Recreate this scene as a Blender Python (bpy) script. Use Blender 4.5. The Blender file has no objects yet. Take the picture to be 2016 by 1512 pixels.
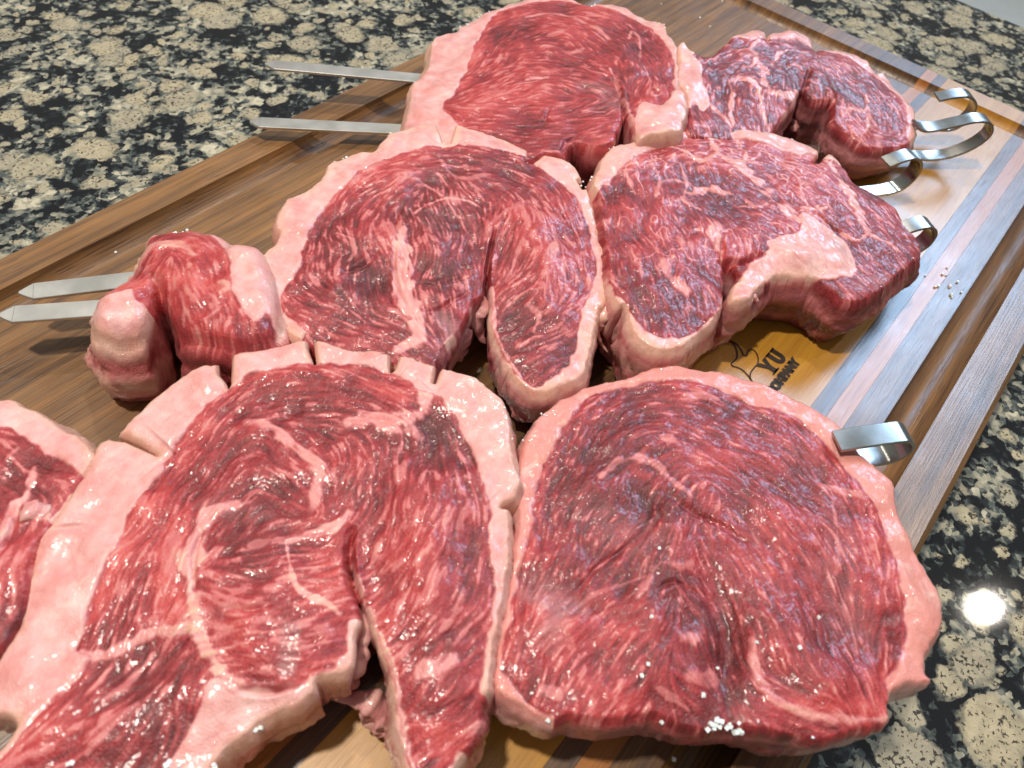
import bpy, bmesh, math, random
import numpy as np
from mathutils import Matrix, Vector

random.seed(7)
S = 0.28                      # camera height above the board top, metres
SC = bpy.context.scene

# ------------------------------------------------------------------ camera
def rot(p, r, y):
    cp, sp = math.cos(p), math.sin(p)
    fw = np.array([math.cos(y)*cp, math.sin(y)*cp, -sp])
    rt = np.array([math.sin(y), -math.cos(y), 0.0])
    up = np.cross(rt, fw)
    cr, sr = math.cos(r), math.sin(r)
    return np.array([cr*rt+sr*up, -sr*rt+cr*up, -fw])
F = 1514.0
CAM = rot(math.radians(51.753), math.radians(10.135), math.radians(31.730))
cam_data = bpy.data.cameras.new('camera')
cam_data.sensor_width = 36.0
cam_data.lens = 36.0*F/2016.0
cam_data.clip_start = 0.01
cam_data.clip_end = 100
cam_data.dof.use_dof = True
cam_data.dof.focus_distance = 0.37
cam_data.dof.aperture_fstop = 15.0
cam = bpy.data.objects.new('camera', cam_data)
SC.collection.objects.link(cam)
mw = Matrix.Identity(4)
for i in range(3):
    for j in range(3):
        mw[i][j] = CAM[j][i]
mw[2][3] = S
cam.matrix_world = mw
SC.camera = cam

# ------------------------------------------------------------------ world and lamps
w = bpy.data.worlds.new('World')
SC.world = w
w.use_nodes = True
bg = w.node_tree.nodes['Background']
bg.inputs['Strength'].default_value = 1.0
# the room around: pale ceiling above, dimmer walls and floor below
_t = w.node_tree
_tc = _t.nodes.new('ShaderNodeTexCoord'); _sx = _t.nodes.new('ShaderNodeSeparateXYZ'); _cr = _t.nodes.new('ShaderNodeValToRGB')
_t.links.new(_tc.outputs['Generated'], _sx.inputs[0]); _t.links.new(_sx.outputs[2], _cr.inputs[0])
_cr.color_ramp.elements[0].position = 0.0; _cr.color_ramp.elements[0].color = (0.135, 0.130, 0.122, 1)
_cr.color_ramp.elements[1].position = 0.8; _cr.color_ramp.elements[1].color = (0.30, 0.292, 0.275, 1)
_t.links.new(_cr.outputs[0], bg.inputs['Color'])

def lamp(name, loc, target, size, power, col, shape='DISK', size_y=None, spread=None):
    d = bpy.data.lights.new(name, 'AREA')
    d.shape = shape
    d.size = size
    if size_y: d.size_y = size_y
    d.energy = power
    d.color = col
    if spread: d.spread = spread
    o = bpy.data.objects.new(name, d)
    o.location = loc
    v = Vector(target)-Vector(loc)
    o.rotation_euler = v.to_track_quat('-Z', 'Y').to_euler()
    SC.collection.objects.link(o)
    return o
WARM = (1.0, 0.905, 0.785)
lamp('downlight_overhead', (-0.20, 0.46, 1.75), (0.2, 0.15, 0), 0.11, 31, WARM)
lamp('downlight_right', (2.016, -0.819, 2.05), (0.2, 0.1, 0), 0.085, 10, WARM)
lamp('downlight_far', (1.00, 0.80, 1.90), (0.2, 0.1, 0), 0.11, 12, WARM)
# tall window to the far right
lamp('window_light', (2.55, 0.14, 1.75), (0.45, 0.05, 0), 1.0, 43, (0.46, 0.69, 1.0), 'RECTANGLE', 0.95)

SC.view_settings.view_transform = 'Standard'
SC.view_settings.look = 'None'
SC.view_settings.exposure = 0.0
SC.view_settings.gamma = 1.0
SC.cycles.use_denoising = True
SC.cycles.max_bounces = 8
SC.cycles.sample_clamp_indirect = 4.0

# ------------------------------------------------------------------ helpers
C = SC.collection
def at(x, y, z=0.0):
    """point where the sight line of a photo pixel meets height z (metres)"""
    d = CAM.T @ np.array([x-1008.0, -(y-756.0), -F])
    t = (z-S)/d[2]
    return np.array([t*d[0], t*d[1], z])

def tag(o, label=None, cat=None, group=None, kind=None):
    if label: o['label'] = label
    if cat: o['category'] = cat
    if group: o['group'] = group
    if kind: o['kind'] = kind
    return o

def empty(name, loc=(0, 0, 0)):
    o = bpy.data.objects.new(name, None)
    o.empty_display_size = 0.02
    o.location = loc
    C.objects.link(o)
    return o

def mesh_obj(name, verts, faces, mat, parent=None, smooth=False):
    me = bpy.data.meshes.new(name)
    me.from_pydata([tuple(v) for v in verts], [], [tuple(f) for f in faces])
    me.update()
    if smooth:
        me.polygons.foreach_set('use_smooth', [True]*len(me.polygons))
    if mat: me.materials.append(mat)
    o = bpy.data.objects.new(name, me)
    C.objects.link(o)
    if parent:
        o.parent = parent
        o.matrix_parent_inverse = Matrix.Translation(-Vector(parent.location))
    return o

class NT:
    """small node-tree helper"""
    def __init__(self, name):
        self.m = bpy.data.materials.new(name)
        self.m.use_nodes = True
        self.t = self.m.node_tree
        self.b = self.t.nodes['Principled BSDF']
    def n(self, typ, **kw):
        nd = self.t.nodes.new(typ)
        for k, v in kw.items():
            if k in nd.inputs: nd.inputs[k].default_value = v
            else: setattr(nd, k, v)
        return nd
    def l(self, a, b): self.t.links.new(a, b)
    def math(self, op, a, b=None, c=None, clamp=False):
        nd = self.t.nodes.new('ShaderNodeMath'); nd.operation = op; nd.use_clamp = clamp
        for i, v in enumerate((a, b, c)):
            if v is None: continue
            if isinstance(v, (int, float)): nd.inputs[i].default_value = v
            else: self.l(v, nd.inputs[i])
        return nd.outputs[0]
    def mix(self, f, a, b, mode='MIX'):
        nd = self.t.nodes.new('ShaderNodeMix'); nd.data_type = 'RGBA'; nd.blend_type = mode
        for i, v in ((0, f), (6, a), (7, b)):
            if isinstance(v, (int, float)): nd.inputs[i].default_value = v
            elif isinstance(v, tuple): nd.inputs[i].default_value = v if len(v) == 4 else v+(1,)
            else: self.l(v, nd.inputs[i])
        return nd.outputs[2]
    def ramp(self, f, stops, interp='LINEAR'):
        nd = self.t.nodes.new('ShaderNodeValToRGB'); nd.color_ramp.interpolation = interp
        e = nd.color_ramp.elements
        while len(e) < len(stops): e.new(0.5)
        for el, (p, c) in zip(e, stops):
            el.position = p
            el.color = (c, c, c, 1) if isinstance(c, (int, float)) else (c if len(c) == 4 else c+(1,))
        self.l(f, nd.inputs[0])
        return nd.outputs[0]
    def obj(self, scale=(1, 1, 1), loc=(0, 0, 0), off=None):
        tc = self.n('ShaderNodeTexCoord')
        mp = self.n('ShaderNodeMapping')
        mp.inputs['Scale'].default_value = scale
        mp.inputs['Location'].default_value = loc
        self.l(tc.outputs['Object'], mp.inputs['Vector'])
        return mp.outputs[0]
    def noise(self, vec, scale, detail=2, rough=0.5, dist=0):
        nd = self.n('ShaderNodeTexNoise')
        nd.inputs['Scale'].default_value = scale; nd.inputs['Detail'].default_value = detail
        nd.inputs['Roughness'].default_value = rough; nd.inputs['Distortion'].default_value = dist
        self.l(vec, nd.inputs['Vector'])
        return nd.outputs['Fac']
    def bump(self, h, strength, dist, normal=None):
        nd = self.n('ShaderNodeBump')
        nd.inputs['Strength'].default_value = strength; nd.inputs['Distance'].default_value = dist
        self.l(h, nd.inputs['Height'])
        if normal is not None: self.l(normal, nd.inputs['Normal'])
        return nd.outputs[0]

# ------------------------------------------------------------------ materials
def mat_wood(name, light, dark, pore, coat=1.0, rough=0.42, vary=0.25):
    k = NT(name)
    oi = k.n('ShaderNodeObjectInfo')
    tc = k.n('ShaderNodeTexCoord')
    # every plank gets its own stretch of grain
    comb = k.n('ShaderNodeCombineXYZ')
    k.l(k.math('MULTIPLY', oi.outputs['Random'], 7.0), comb.inputs[0])
    k.l(k.math('MULTIPLY', oi.outputs['Random'], 3.7), comb.inputs[1])
    add = k.n('ShaderNodeVectorMath', operation='ADD')
    k.l(tc.outputs['Object'], add.inputs[0]); k.l(comb.outputs[0], add.inputs[1])
    def mp(s):
        m = k.n('ShaderNodeMapping'); m.inputs['Scale'].default_value = s
        k.l(add.outputs[0], m.inputs['Vector']); return m.outputs[0]
    broad = k.noise(mp((3.0, 30, 8)), 2.2, 4, 0.6, 0.6)
    ring = k.noise(mp((2.0, 95, 12)), 3.0, 3, 0.55, 0.3)
    fine = k.noise(mp((14, 700, 60)), 2.0, 2, 0.6)
    pores = k.noise(mp((55, 1500, 200)), 1.0, 1, 0.5)
    v = k.math('ADD', k.math('MULTIPLY', broad, 0.62), k.math('MULTIPLY', ring, 0.58))
    v = k.math('ADD', v, k.math('MULTIPLY', k.math('SUBTRACT', fine, 0.5), 0.55))
    col = k.mix(k.ramp(v, [(0.38, 0.0), (0.82, 1.0)]), dark, light)
    pm = k.ramp(pores, [(0.60, 0.0), (0.70, 1.0)])
    col = k.mix(k.math('MULTIPLY', pm, 0.55), col, pore)
    scar = k.math('MULTIPLY', k.ramp(k.noise(mp((850, 16, 30)), 1.0, 1, 0.5), [(0.735, 0.0), (0.765, 1.0)]), k.ramp(k.noise(mp((9, 9, 9)), 1.0, 2), [(0.48, 0.0), (0.62, 1.0)]))
    col = k.mix(k.math('MULTIPLY', scar, 0.5), col, pore)
    hs = k.n('ShaderNodeHueSaturation')
    k.l(col, hs.inputs['Color'])
    k.l(k.math('ADD', k.math('MULTIPLY', oi.outputs['Random'], vary*2), 1.0-vary), hs.inputs['Value'])
    # knife marks and scuffs: thin scratches across the grain
    k.l(hs.outputs[0], k.b.inputs['Base Color'])
    scuff = k.noise(mp((40, 40, 40)), 1.0, 3)
    k.l(k.ramp(scuff, [(0.3, rough-0.1), (0.7, rough+0.12)]), k.b.inputs['Roughness'])
    sz = k.n('ShaderNodeSeparateXYZ'); k.l(tc.outputs['Object'], sz.inputs[0])
    raw = k.ramp(k.math('ADD', k.math('MULTIPLY', sz.outputs[2], 100.0), 0.5), [(0.0, 0.0), (0.36, 0.0), (0.48, coat)])   # routed groove: bare, unpolished wood
    k.l(raw, k.b.inputs['Coat Weight'])
    k.b.inputs['Coat Roughness'].default_value = 0.27
    hb = k.math('SUBTRACT', k.math('MULTIPLY', fine, 0.6), pm)
    bn = k.bump(hb, 0.30, 0.0004)
    k.l(bn, k.b.inputs['Normal'])
    bn2 = k.bump(k.math('ADD', fine, k.math('MULTIPLY', scuff, 0.4)), 0.16, 0.0004)
    k.l(bn2, k.b.inputs['Coat Normal'])
    return k.m
WALNUT = mat_wood('walnut_wood', (0.265, 0.128, 0.040), (0.050, 0.022, 0.009), (0.05, 0.024, 0.012))
DARKWOOD = mat_wood('dark_walnut_wood', (0.15, 0.080, 0.040), (0.045, 0.023, 0.013), (0.02, 0.01, 0.006))
MAPLE = mat_wood('maple_wood', (0.46, 0.228, 0.022), (0.33, 0.148, 0.014), (0.35, 0.17, 0.05), vary=0.05)
CHERRY = mat_wood('cherry_wood', (0.42, 0.160, 0.026), (0.29, 0.098, 0.017), (0.25, 0.09, 0.03), vary=0.08)

def mat_granite():
    k = NT('brown_granite')
    tc = k.n('ShaderNodeTexCoord')
    def warp(scale, amt, src):
        nd = k.n('ShaderNodeTexNoise'); nd.inputs['Scale'].default_value = scale; nd.inputs['Detail'].default_value = 3
        k.l(src, nd.inputs['Vector'])
        s = k.n('ShaderNodeVectorMath', operation='SUBTRACT'); k.l(nd.outputs['Color'], s.inputs[0]); s.inputs[1].default_value = (0.5,)*3
        sc = k.n('ShaderNodeVectorMath', operation='SCALE'); k.l(s.outputs[0], sc.inputs[0]); sc.inputs['Scale'].default_value = amt
        a = k.n('ShaderNodeVectorMath', operation='ADD'); k.l(src, a.inputs[0]); k.l(sc.outputs[0], a.inputs[1])
        return a.outputs[0]
    P = tc.outputs['Object']
    Pw = warp(190, 0.0075, warp(60, 0.012, warp(18, 0.018, P)))
    Pf = warp(300, 0.0045, P)
    def vor(vec, scale, feature='F1', rnd=1.0):
        nd = k.n('ShaderNodeTexVoronoi'); nd.feature = feature; nd.voronoi_dimensions = '2D'
        nd.inputs['Scale'].default_value = scale; nd.inputs['Randomness'].default_value = rnd
        k.l(vec, nd.inputs['Vector']); return nd
    def sep(col):
        s = k.n('ShaderNodeSeparateColor'); k.l(col, s.inputs[0]); return s.outputs
    # crystals of the ground mass
    cr = vor(Pf, 330); c1 = sep(cr.outputs['Color'])
    cr2 = vor(Pf, 150); c2 = sep(cr2.outputs['Color'])
    patch = k.noise(Pw, 42, 3, 0.6)
    mixv = k.math('ADD', k.math('MULTIPLY', c1[0], 0.42), k.math('MULTIPLY', c2[1], 0.38))
    mixv = k.math('ADD', mixv, k.math('MULTIPLY', k.math('SUBTRACT', patch, 0.5), 1.5))
    ground = k.ramp(mixv, [(0.30, (0.007, 0.008, 0.010)), (0.42, (0.022, 0.028, 0.030)), (0.51, (0.085, 0.100, 0.092)),
                           (0.66, (0.27, 0.255, 0.19)), (0.92, (0.50, 0.46, 0.34))])
    # round feldspar grains, two sizes
    def ovoids(scale, off, rmin, rmax, keep):
        mp = k.n('ShaderNodeMapping'); mp.inputs['Location'].default_value = off; mp.inputs['Scale'].default_value = (1, 1.12, 1)
        k.l(Pw, mp.inputs['Vector'])
        v = vor(mp.outputs[0], scale, rnd=0.8); cc = sep(v.outputs['Color'])
        r = k.math('ADD', k.math('MULTIPLY', cc[0], rmax-rmin), rmin)
        edge = k.math('SUBTRACT', r, v.outputs['Distance'])
        on = k.math('GREATER_THAN', cc[2], 1-keep)
        m = k.math('MULTIPLY', k.ramp(edge, [(0.0, 0.0), (0.035, 1.0)]), on)
        rim = k.math('MULTIPLY', k.ramp(edge, [(0.0, 0.0), (0.01, 1.0), (0.06, 1.0), (0.10, 0.0)]), on)
        return m, rim, cc
    fn1 = k.noise(warp(600, 0.003, P), 520, 2, 0.6); fn2 = k.noise(P, 120, 2, 0.5)
    fleck = k.ramp(k.math('ADD', fn1, k.math('MULTIPLY', k.math('SUBTRACT', fn2, 0.5), 0.35)), [(0.575, 0.0), (0.615, 1.0)])
    cleav = k.noise(Pf, 150, 4, 0.7)
    col = ground
    for scale, off, r0, r1, keep in ((75, (0.31, 0.12, 0), 0.16, 0.42, 0.42), (42, (0.7, 0.22, 0), 0.20, 0.42, 0.40), (27, (0.0, 0.0, 0), 0.24, 0.46, 0.50)):
        m, rim, cc = ovoids(scale, off, r0, r1, keep)
        body = k.mix(cc[1], (0.46, 0.40, 0.265), (0.36, 0.33, 0.245))
        body = k.mix(k.ramp(cleav, [(0.35, 0.0), (0.65, 1.0)]), k.mix(0.55, body, (0.17, 0.145, 0.10)), body)
        body = k.mix(k.math('MULTIPLY', fleck, 0.92), body, (0.018, 0.017, 0.016))
        brk = k.ramp(fn2, [(0.38, 0.25), (0.6, 0.9)])
        body = k.mix(k.math('MULTIPLY', rim, brk), body, k.mix(0.5, ground, (0.10, 0.115, 0.105)))
        col = k.mix(m, col, body)
    k.l(col, k.b.inputs['Base Color'])
    k.b.inputs['Roughness'].default_value = 0.10
    k.b.inputs['Specular IOR Level'].default_value = 0.5
    sm = k.noise(P, 9, 4, 0.6)
    k.l(k.ramp(sm, [(0.35, 0.025), (0.75, 0.06)]), k.b.inputs['Roughness'])
    return k.m
GRANITE = mat_granite()

def mat_meat():
    """fatness, tone and film come from the surface attribute 'meat' (what the tissue is), everything else is nodes"""
    k = NT('raw_beef')
    at_ = k.n('ShaderNodeAttribute', attribute_name='meat')
    s = k.n('ShaderNodeSeparateXYZ'); k.l(at_.outputs['Vector'], s.inputs[0])
    fat, tone, film = s.outputs
    P = k.obj()
    n1 = k.noise(P, 900, 2, 0.6); n2 = k.noise(P, 160, 3, 0.55); n3 = k.noise(P, 45, 2, 0.5)
    t = k.math('ADD', tone, k.math('MULTIPLY', k.math('SUBTRACT', n1, 0.5), 0.30))
    lean = k.ramp(t, [(0.0, (0.075, 0.010, 0.011)), (0.28, (0.170, 0.019, 0.022)), (0.52, (0.305, 0.032, 0.038)),
                      (0.76, (0.45, 0.055, 0.055)), (1.0, (0.58, 0.12, 0.11))])
    fr = k.math('ADD', k.math('MULTIPLY', n2, 0.6), k.math('MULTIPLY', n3, 0.4))
    fatc = k.mix(k.ramp(fr, [(0.36, 0.0), (0.64, 1.0)]), (0.64, 0.275, 0.255), (0.735, 0.425, 0.405))
    fatc = k.mix(k.ramp(tone, [(0.12, 1.0), (0.42, 0.0)]), fatc, (0.62, 0.235, 0.195))
    fatc = k.mix(k.ramp(tone, [(0.5, 0.0), (1.0, 1.0)]), fatc, (0.69, 0.425, 0.300))       # outer fat: drier, creamier
    blood = k.math('MULTIPLY', k.ramp(k.noise(P, 70, 4, 0.65, 0.8), [(0.54, 0.0), (0.72, 1.0)]), 0.55)
    fatc = k.mix(blood, fatc, (0.58, 0.185, 0.165))
    waxy = k.math('MULTIPLY', k.ramp(k.noise(P, 95, 3, 0.6, 0.4), [(0.55, 0.0), (0.75, 1.0)]), 0.6)
    fatc = k.mix(waxy, fatc, (0.80, 0.56, 0.50))
    f2 = k.math('ADD', fat, k.math('MULTIPLY', k.math('SUBTRACT', n1, 0.5), 0.14), clamp=True)
    pink = k.mix(k.ramp(f2, [(0.05, 0.0), (0.6, 1.0)]), lean, (0.56, 0.165, 0.165))
    col = k.mix(k.ramp(f2, [(0.45, 0.0), (0.95, 1.0)]), pink, fatc)
    col = k.mix(k.math('MULTIPLY', film, 0.75), col, (0.46, 0.27, 0.27))
    k.l(col, k.b.inputs['Base Color'])
    k.b.inputs['Subsurface Weight'].default_value = 0.12
    k.b.inputs['Subsurface Radius'].default_value = (1.0, 0.30, 0.22)
    k.b.inputs['Subsurface Scale'].default_value = 0.0025
    k.l(k.math('ADD', k.math('MULTIPLY', n2, 0.3), 0.24), k.b.inputs['Roughness'])
    k.b.inputs['Specular IOR Level'].default_value = 0.30
    k.b.inputs['Coat Weight'].default_value = 0.66
    k.b.inputs['Coat Roughness'].default_value = 0.10
    k.b.inputs['Coat IOR'].default_value = 1.42
    wet = k.noise(P, 1250, 2, 0.6)
    wet2 = k.noise(P, 420, 2, 0.5)
    drop = k.ramp(k.noise(P, 800, 1, 0.5), [(0.53, 0.0), (0.70, 1.0)])        # sparse beads of juice
    amt = k.math('SUBTRACT', 1.0, k.math('MULTIPLY', fat, 0.45))
    bn = k.bump(k.math('MULTIPLY', k.math('ADD', wet, wet2), amt), 1.0, 0.0004)
    k.l(bn, k.b.inputs['Normal'])
    hh = k.math('ADD', k.math('ADD', k.math('MULTIPLY', wet, 0.15), k.math('MULTIPLY', wet2, 0.45)), k.math('MULTIPLY', drop, 0.55))
    bn2 = k.bump(k.math('MULTIPLY', hh, amt), 1.0, 0.0006)
    k.l(bn2, k.b.inputs['Coat Normal'])
    return k.m
MEAT = mat_meat()

def mat_steel():
    k = NT('brushed_steel')
    P = k.obj((1, 1, 1))
    k.b.inputs['Metallic'].default_value = 1.0
    n = k.noise(P, 400, 3); n2 = k.noise(P, 60, 3)
    k.l(k.mix(k.ramp(n2, [(0.35, 0.0), (0.7, 1.0)]), (0.66, 0.67, 0.645), (0.72, 0.725, 0.70)), k.b.inputs['Base Color'])
    k.l(k.ramp(n2, [(0.3, 0.36), (0.7, 0.44)]), k.b.inputs['Roughness'])
    k.l(k.bump(n, 0.012, 0.0003), k.b.inputs['Normal'])
    return k.m
STEEL = mat_steel()
HANDLE = STEEL.copy(); HANDLE.name = 'dimmed_steel'  # same steel as the blades; dimmer reflections put into its base colour
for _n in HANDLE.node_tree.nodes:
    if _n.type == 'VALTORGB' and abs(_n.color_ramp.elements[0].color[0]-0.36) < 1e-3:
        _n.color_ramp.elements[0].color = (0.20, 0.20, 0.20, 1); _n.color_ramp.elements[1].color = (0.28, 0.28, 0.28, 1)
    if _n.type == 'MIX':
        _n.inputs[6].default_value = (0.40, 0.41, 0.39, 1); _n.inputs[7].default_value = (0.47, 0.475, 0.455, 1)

def mat_plain(name, col, rough=0.5, **kw):
    k = NT(name)
    P = k.obj()
    n = k.noise(P, kw.get('scale', 30), 3)
    c2 = tuple(c*0.82 for c in col)
    k.l(k.mix(n, c2, col), k.b.inputs['Base Color'])
    k.b.inputs['Roughness'].default_value = rough
    if 'trans' in kw: k.b.inputs['Transmission Weight'].default_value = kw['trans']
    if 'sss' in kw:
        k.b.inputs['Subsurface Weight'].default_value = kw['sss']; k.b.inputs['Subsurface Scale'].default_value = 0.002
    return k.m
INK = mat_plain('branded_ink', (0.022, 0.013, 0.010), 0.55, scale=300)
SALT = mat_plain('coarse_salt', (0.93, 0.92, 0.90), 0.25, scale=500, sss=0.4)
FLOORM = mat_plain('pale_floor_paint', (0.86, 0.90, 0.84), 0.6)

# ------------------------------------------------------------------ setting: counter and floor
BT = 0.035                                     # board thickness
CX1 = 3.177*S
def box(x0, x1, y0, y1, z0, z1):
    v = [(x0, y0, z0), (x1, y0, z0), (x1, y1, z0), (x0, y1, z0), (x0, y0, z1), (x1, y0, z1), (x1, y1, z1), (x0, y1, z1)]
    f = [(3, 2, 1, 0), (4, 5, 6, 7), (0, 1, 5, 4), (1, 2, 6, 5), (2, 3, 7, 6), (3, 0, 4, 7)]
    return v, f
v, f = box(-1.2, CX1, -1.2, 1.6, -BT-0.03, -BT)
ct = mesh_obj('countertop', v, f, GRANITE)
bv = ct.modifiers.new('edge', 'BEVEL'); bv.width = 0.004; bv.segments = 3
tag(ct, 'polished brown and black speckled granite countertop', kind='structure')
v, f = [(-4, -4, -0.92), (6, -4, -0.92), (6, 4, -0.92), (-4, 4, -0.92)], [(0, 1, 2, 3)]
fl = mesh_obj('floor', v, f, FLOORM)
tag(fl, 'pale grey green floor beyond the counter edge', kind='structure')

# ------------------------------------------------------------------ cutting board
BX0, BX1 = -0.50*S, 2.318*S
BY0, BY1 = -0.236*S, 1.228*S
GO, GI = 0.076*S, 0.142*S                       # juice groove: outer and inner lip from the board's edge
GD = 0.0085
CH = 0.0028                                     # chamfer along the board's edges
def board_z(x, y):
    d = min(x-BX0, BX1-x, y-BY0, BY1-y)
    z = 0.0
    if GO < d < GI:
        t = (d-GO)/(GI-GO)
        z -= GD*min(1.0, math.sin(math.pi*t)**0.60*1.02)
    if d < CH: z -= (CH-d)
    return z
board = empty('cutting_board', ((BX0+BX1)/2, (BY0+BY1)/2, -BT))
tag(board, 'large walnut cutting board with maple stripe and juice groove lying on granite', 'cutting board')
gl = [GO+(GI-GO)*t for t in (0, 0.03, 0.07, 0.12, 0.18, 0.26, 0.36, 0.46, 0.54, 0.64, 0.74, 0.82, 0.88, 0.93, 0.97, 1)]
def edge_lines(a0, a1):
    o = [a0, a0+CH] + [a0+g for g in gl] + [a1-g for g in gl] + [a1-CH, a1]
    return sorted(o)
XL = edge_lines(BX0, BX1); YL = edge_lines(BY0, BY1)
def plank(y0, y1, mat, label=None):
    g = 0.00005
    a, b = y0+(g if y0 > BY0+1e-6 else 0), y1-(g if y1 < BY1-1e-6 else 0)
    ys = [a] + [y for y in YL if a+1e-5 < y < b-1e-5] + [b]
    e = 0.00025                                    # the tiny eased arris at each glue line
    if y0 > BY0+1e-6: ys.insert(1, a+e)
    if y1 < BY1-1e-6: ys.insert(-1, b-e)
    ys = sorted(ys)
    xs = XL
    V, Fc = [], []
    for i, x in enumerate(xs):
        for j, y in enumerate(ys):
            z = board_z(x, y)
            V.append((x, y, z))
    ny = len(ys)
    for i in range(len(xs)-1):
        for j in range(ny-1):
            Fc.append((i*ny+j, (i+1)*ny+j, (i+1)*ny+j+1, i*ny+j+1))
    nb = len(V)
    ring = [i*ny for i in range(len(xs))] + [(len(xs)-1)*ny+j for j in range(1, ny)] + [i*ny+ny-1 for i in range(len(xs)-2, -1, -1)] + [j for j in range(ny-2, 0, -1)]
    for r in ring: V.append((V[r][0], V[r][1], -BT+0.0002))
    n = len(ring)
    for q in range(n):
        Fc.append((ring[q], nb+q, nb+(q+1) % n, ring[(q+1) % n]))
    Fc.append(tuple(nb+q for q in range(n-1, -1, -1)))
    o = mesh_obj('plank', V, Fc, mat, board, smooth=True)
    md = o.modifiers.new('edges', 'EDGE_SPLIT'); md.split_angle = math.radians(30)
    if label: o['label'] = label
    return o
yb = [1.228, 1.02, 0.86, 0.655, 0.47, 0.293]
for a, b in zip(yb[:-1], yb[1:]):
    plank(b*S, a*S, WALNUT)
plank(0.262*S, 0.293*S, CHERRY, 'thin orange brown strip')
plank(0.234*S, 0.262*S, DARKWOOD, 'thin dark strip')
plank(0.016*S, 0.234*S, MAPLE, 'wide yellow maple strip')
plank(-0.013*S, 0.016*S, DARKWOOD, 'thin dark strip')
plank(-0.045*S, -0.013*S, CHERRY, 'thin orange brown strip')
plank(-0.093*S, -0.045*S, WALNUT)
plank(BY0, -0.093*S, WALNUT)

# branded mark on the maple strip
def flat_poly(name, polys, mat, parent, z=0.0004, th=0.00005):
    bm = bmesh.new()
    for P in polys:
        vs = [bm.verts.new((p[0], p[1], z)) for p in P]
        bm.faces.new(vs)
    bmesh.ops.recalc_face_normals(bm, faces=bm.faces)
    bmesh.ops.triangulate(bm, faces=bm.faces)
    me = bpy.data.meshes.new(name); bm.to_mesh(me); bm.free()
    me.materials.append(mat)
    o = bpy.data.objects.new(name, me); C.objects.link(o)
    o.parent = parent; o.matrix_parent_inverse = Matrix.Translation(-Vector(parent.location))
    return o
def stroke(pts, wd):
    pts = [np.array(p[:2]) for p in pts]
    out = []
    L, R = [], []
    for i, p in enumerate(pts):
        a = pts[max(0, i-1)]; b = pts[min(len(pts)-1, i+1)]
        t = b-a; t = t/np.linalg.norm(t); n = np.array([-t[1], t[0]])*wd/2
        L.append(p+n); R.append(p-n)
    return [[L[i], L[i+1], R[i+1], R[i]] for i in range(len(pts)-1)]
def smooth_open(P, n=6):
    P = [np.array(p, float) for p in P]
    Q = [2*P[0]-P[1]] + P + [2*P[-1]-P[-2]]
    out = []
    for i in range(1, len(Q)-2):
        for k in range(n):
            t = k/n; a, b, c, d = Q[i-1], Q[i], Q[i+1], Q[i+2]
            out.append(0.5*((2*b)+(c-a)*t+(2*a-5*b+4*c-d)*t*t+(3*b-a-3*c+d)*t**3))
    out.append(P[-1])
    return out
LG = lambda x, y: at(1400+x/8.4, 640+y/8.4)[:2]
horn = smooth_open([LG(*p) for p in ((300, 265), (380, 330), (425, 440), (425, 540), (380, 600), (330, 640), (360, 685), (430, 705), (510, 745), (570, 800), (640, 880), (700, 980))])
horn2 = smooth_open([LG(*p) for p in ((300, 265), (400, 310), (470, 380), (510, 440), (530, 495), (580, 515), (595, 470), (630, 425), (680, 408), (730, 450), (765, 520), (775, 580), (765, 650), (720, 700), (650, 800), (640, 900))])
lw = 0.00075
mark = flat_poly('bull_outline', stroke(horn, lw)+stroke(horn2, lw*0.9), INK, board)
mark['label'] = 'branded horned bull head outline'
uA, uB = LG(1000, 390), LG(870, 590)             # the open ends of the letter U
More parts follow.
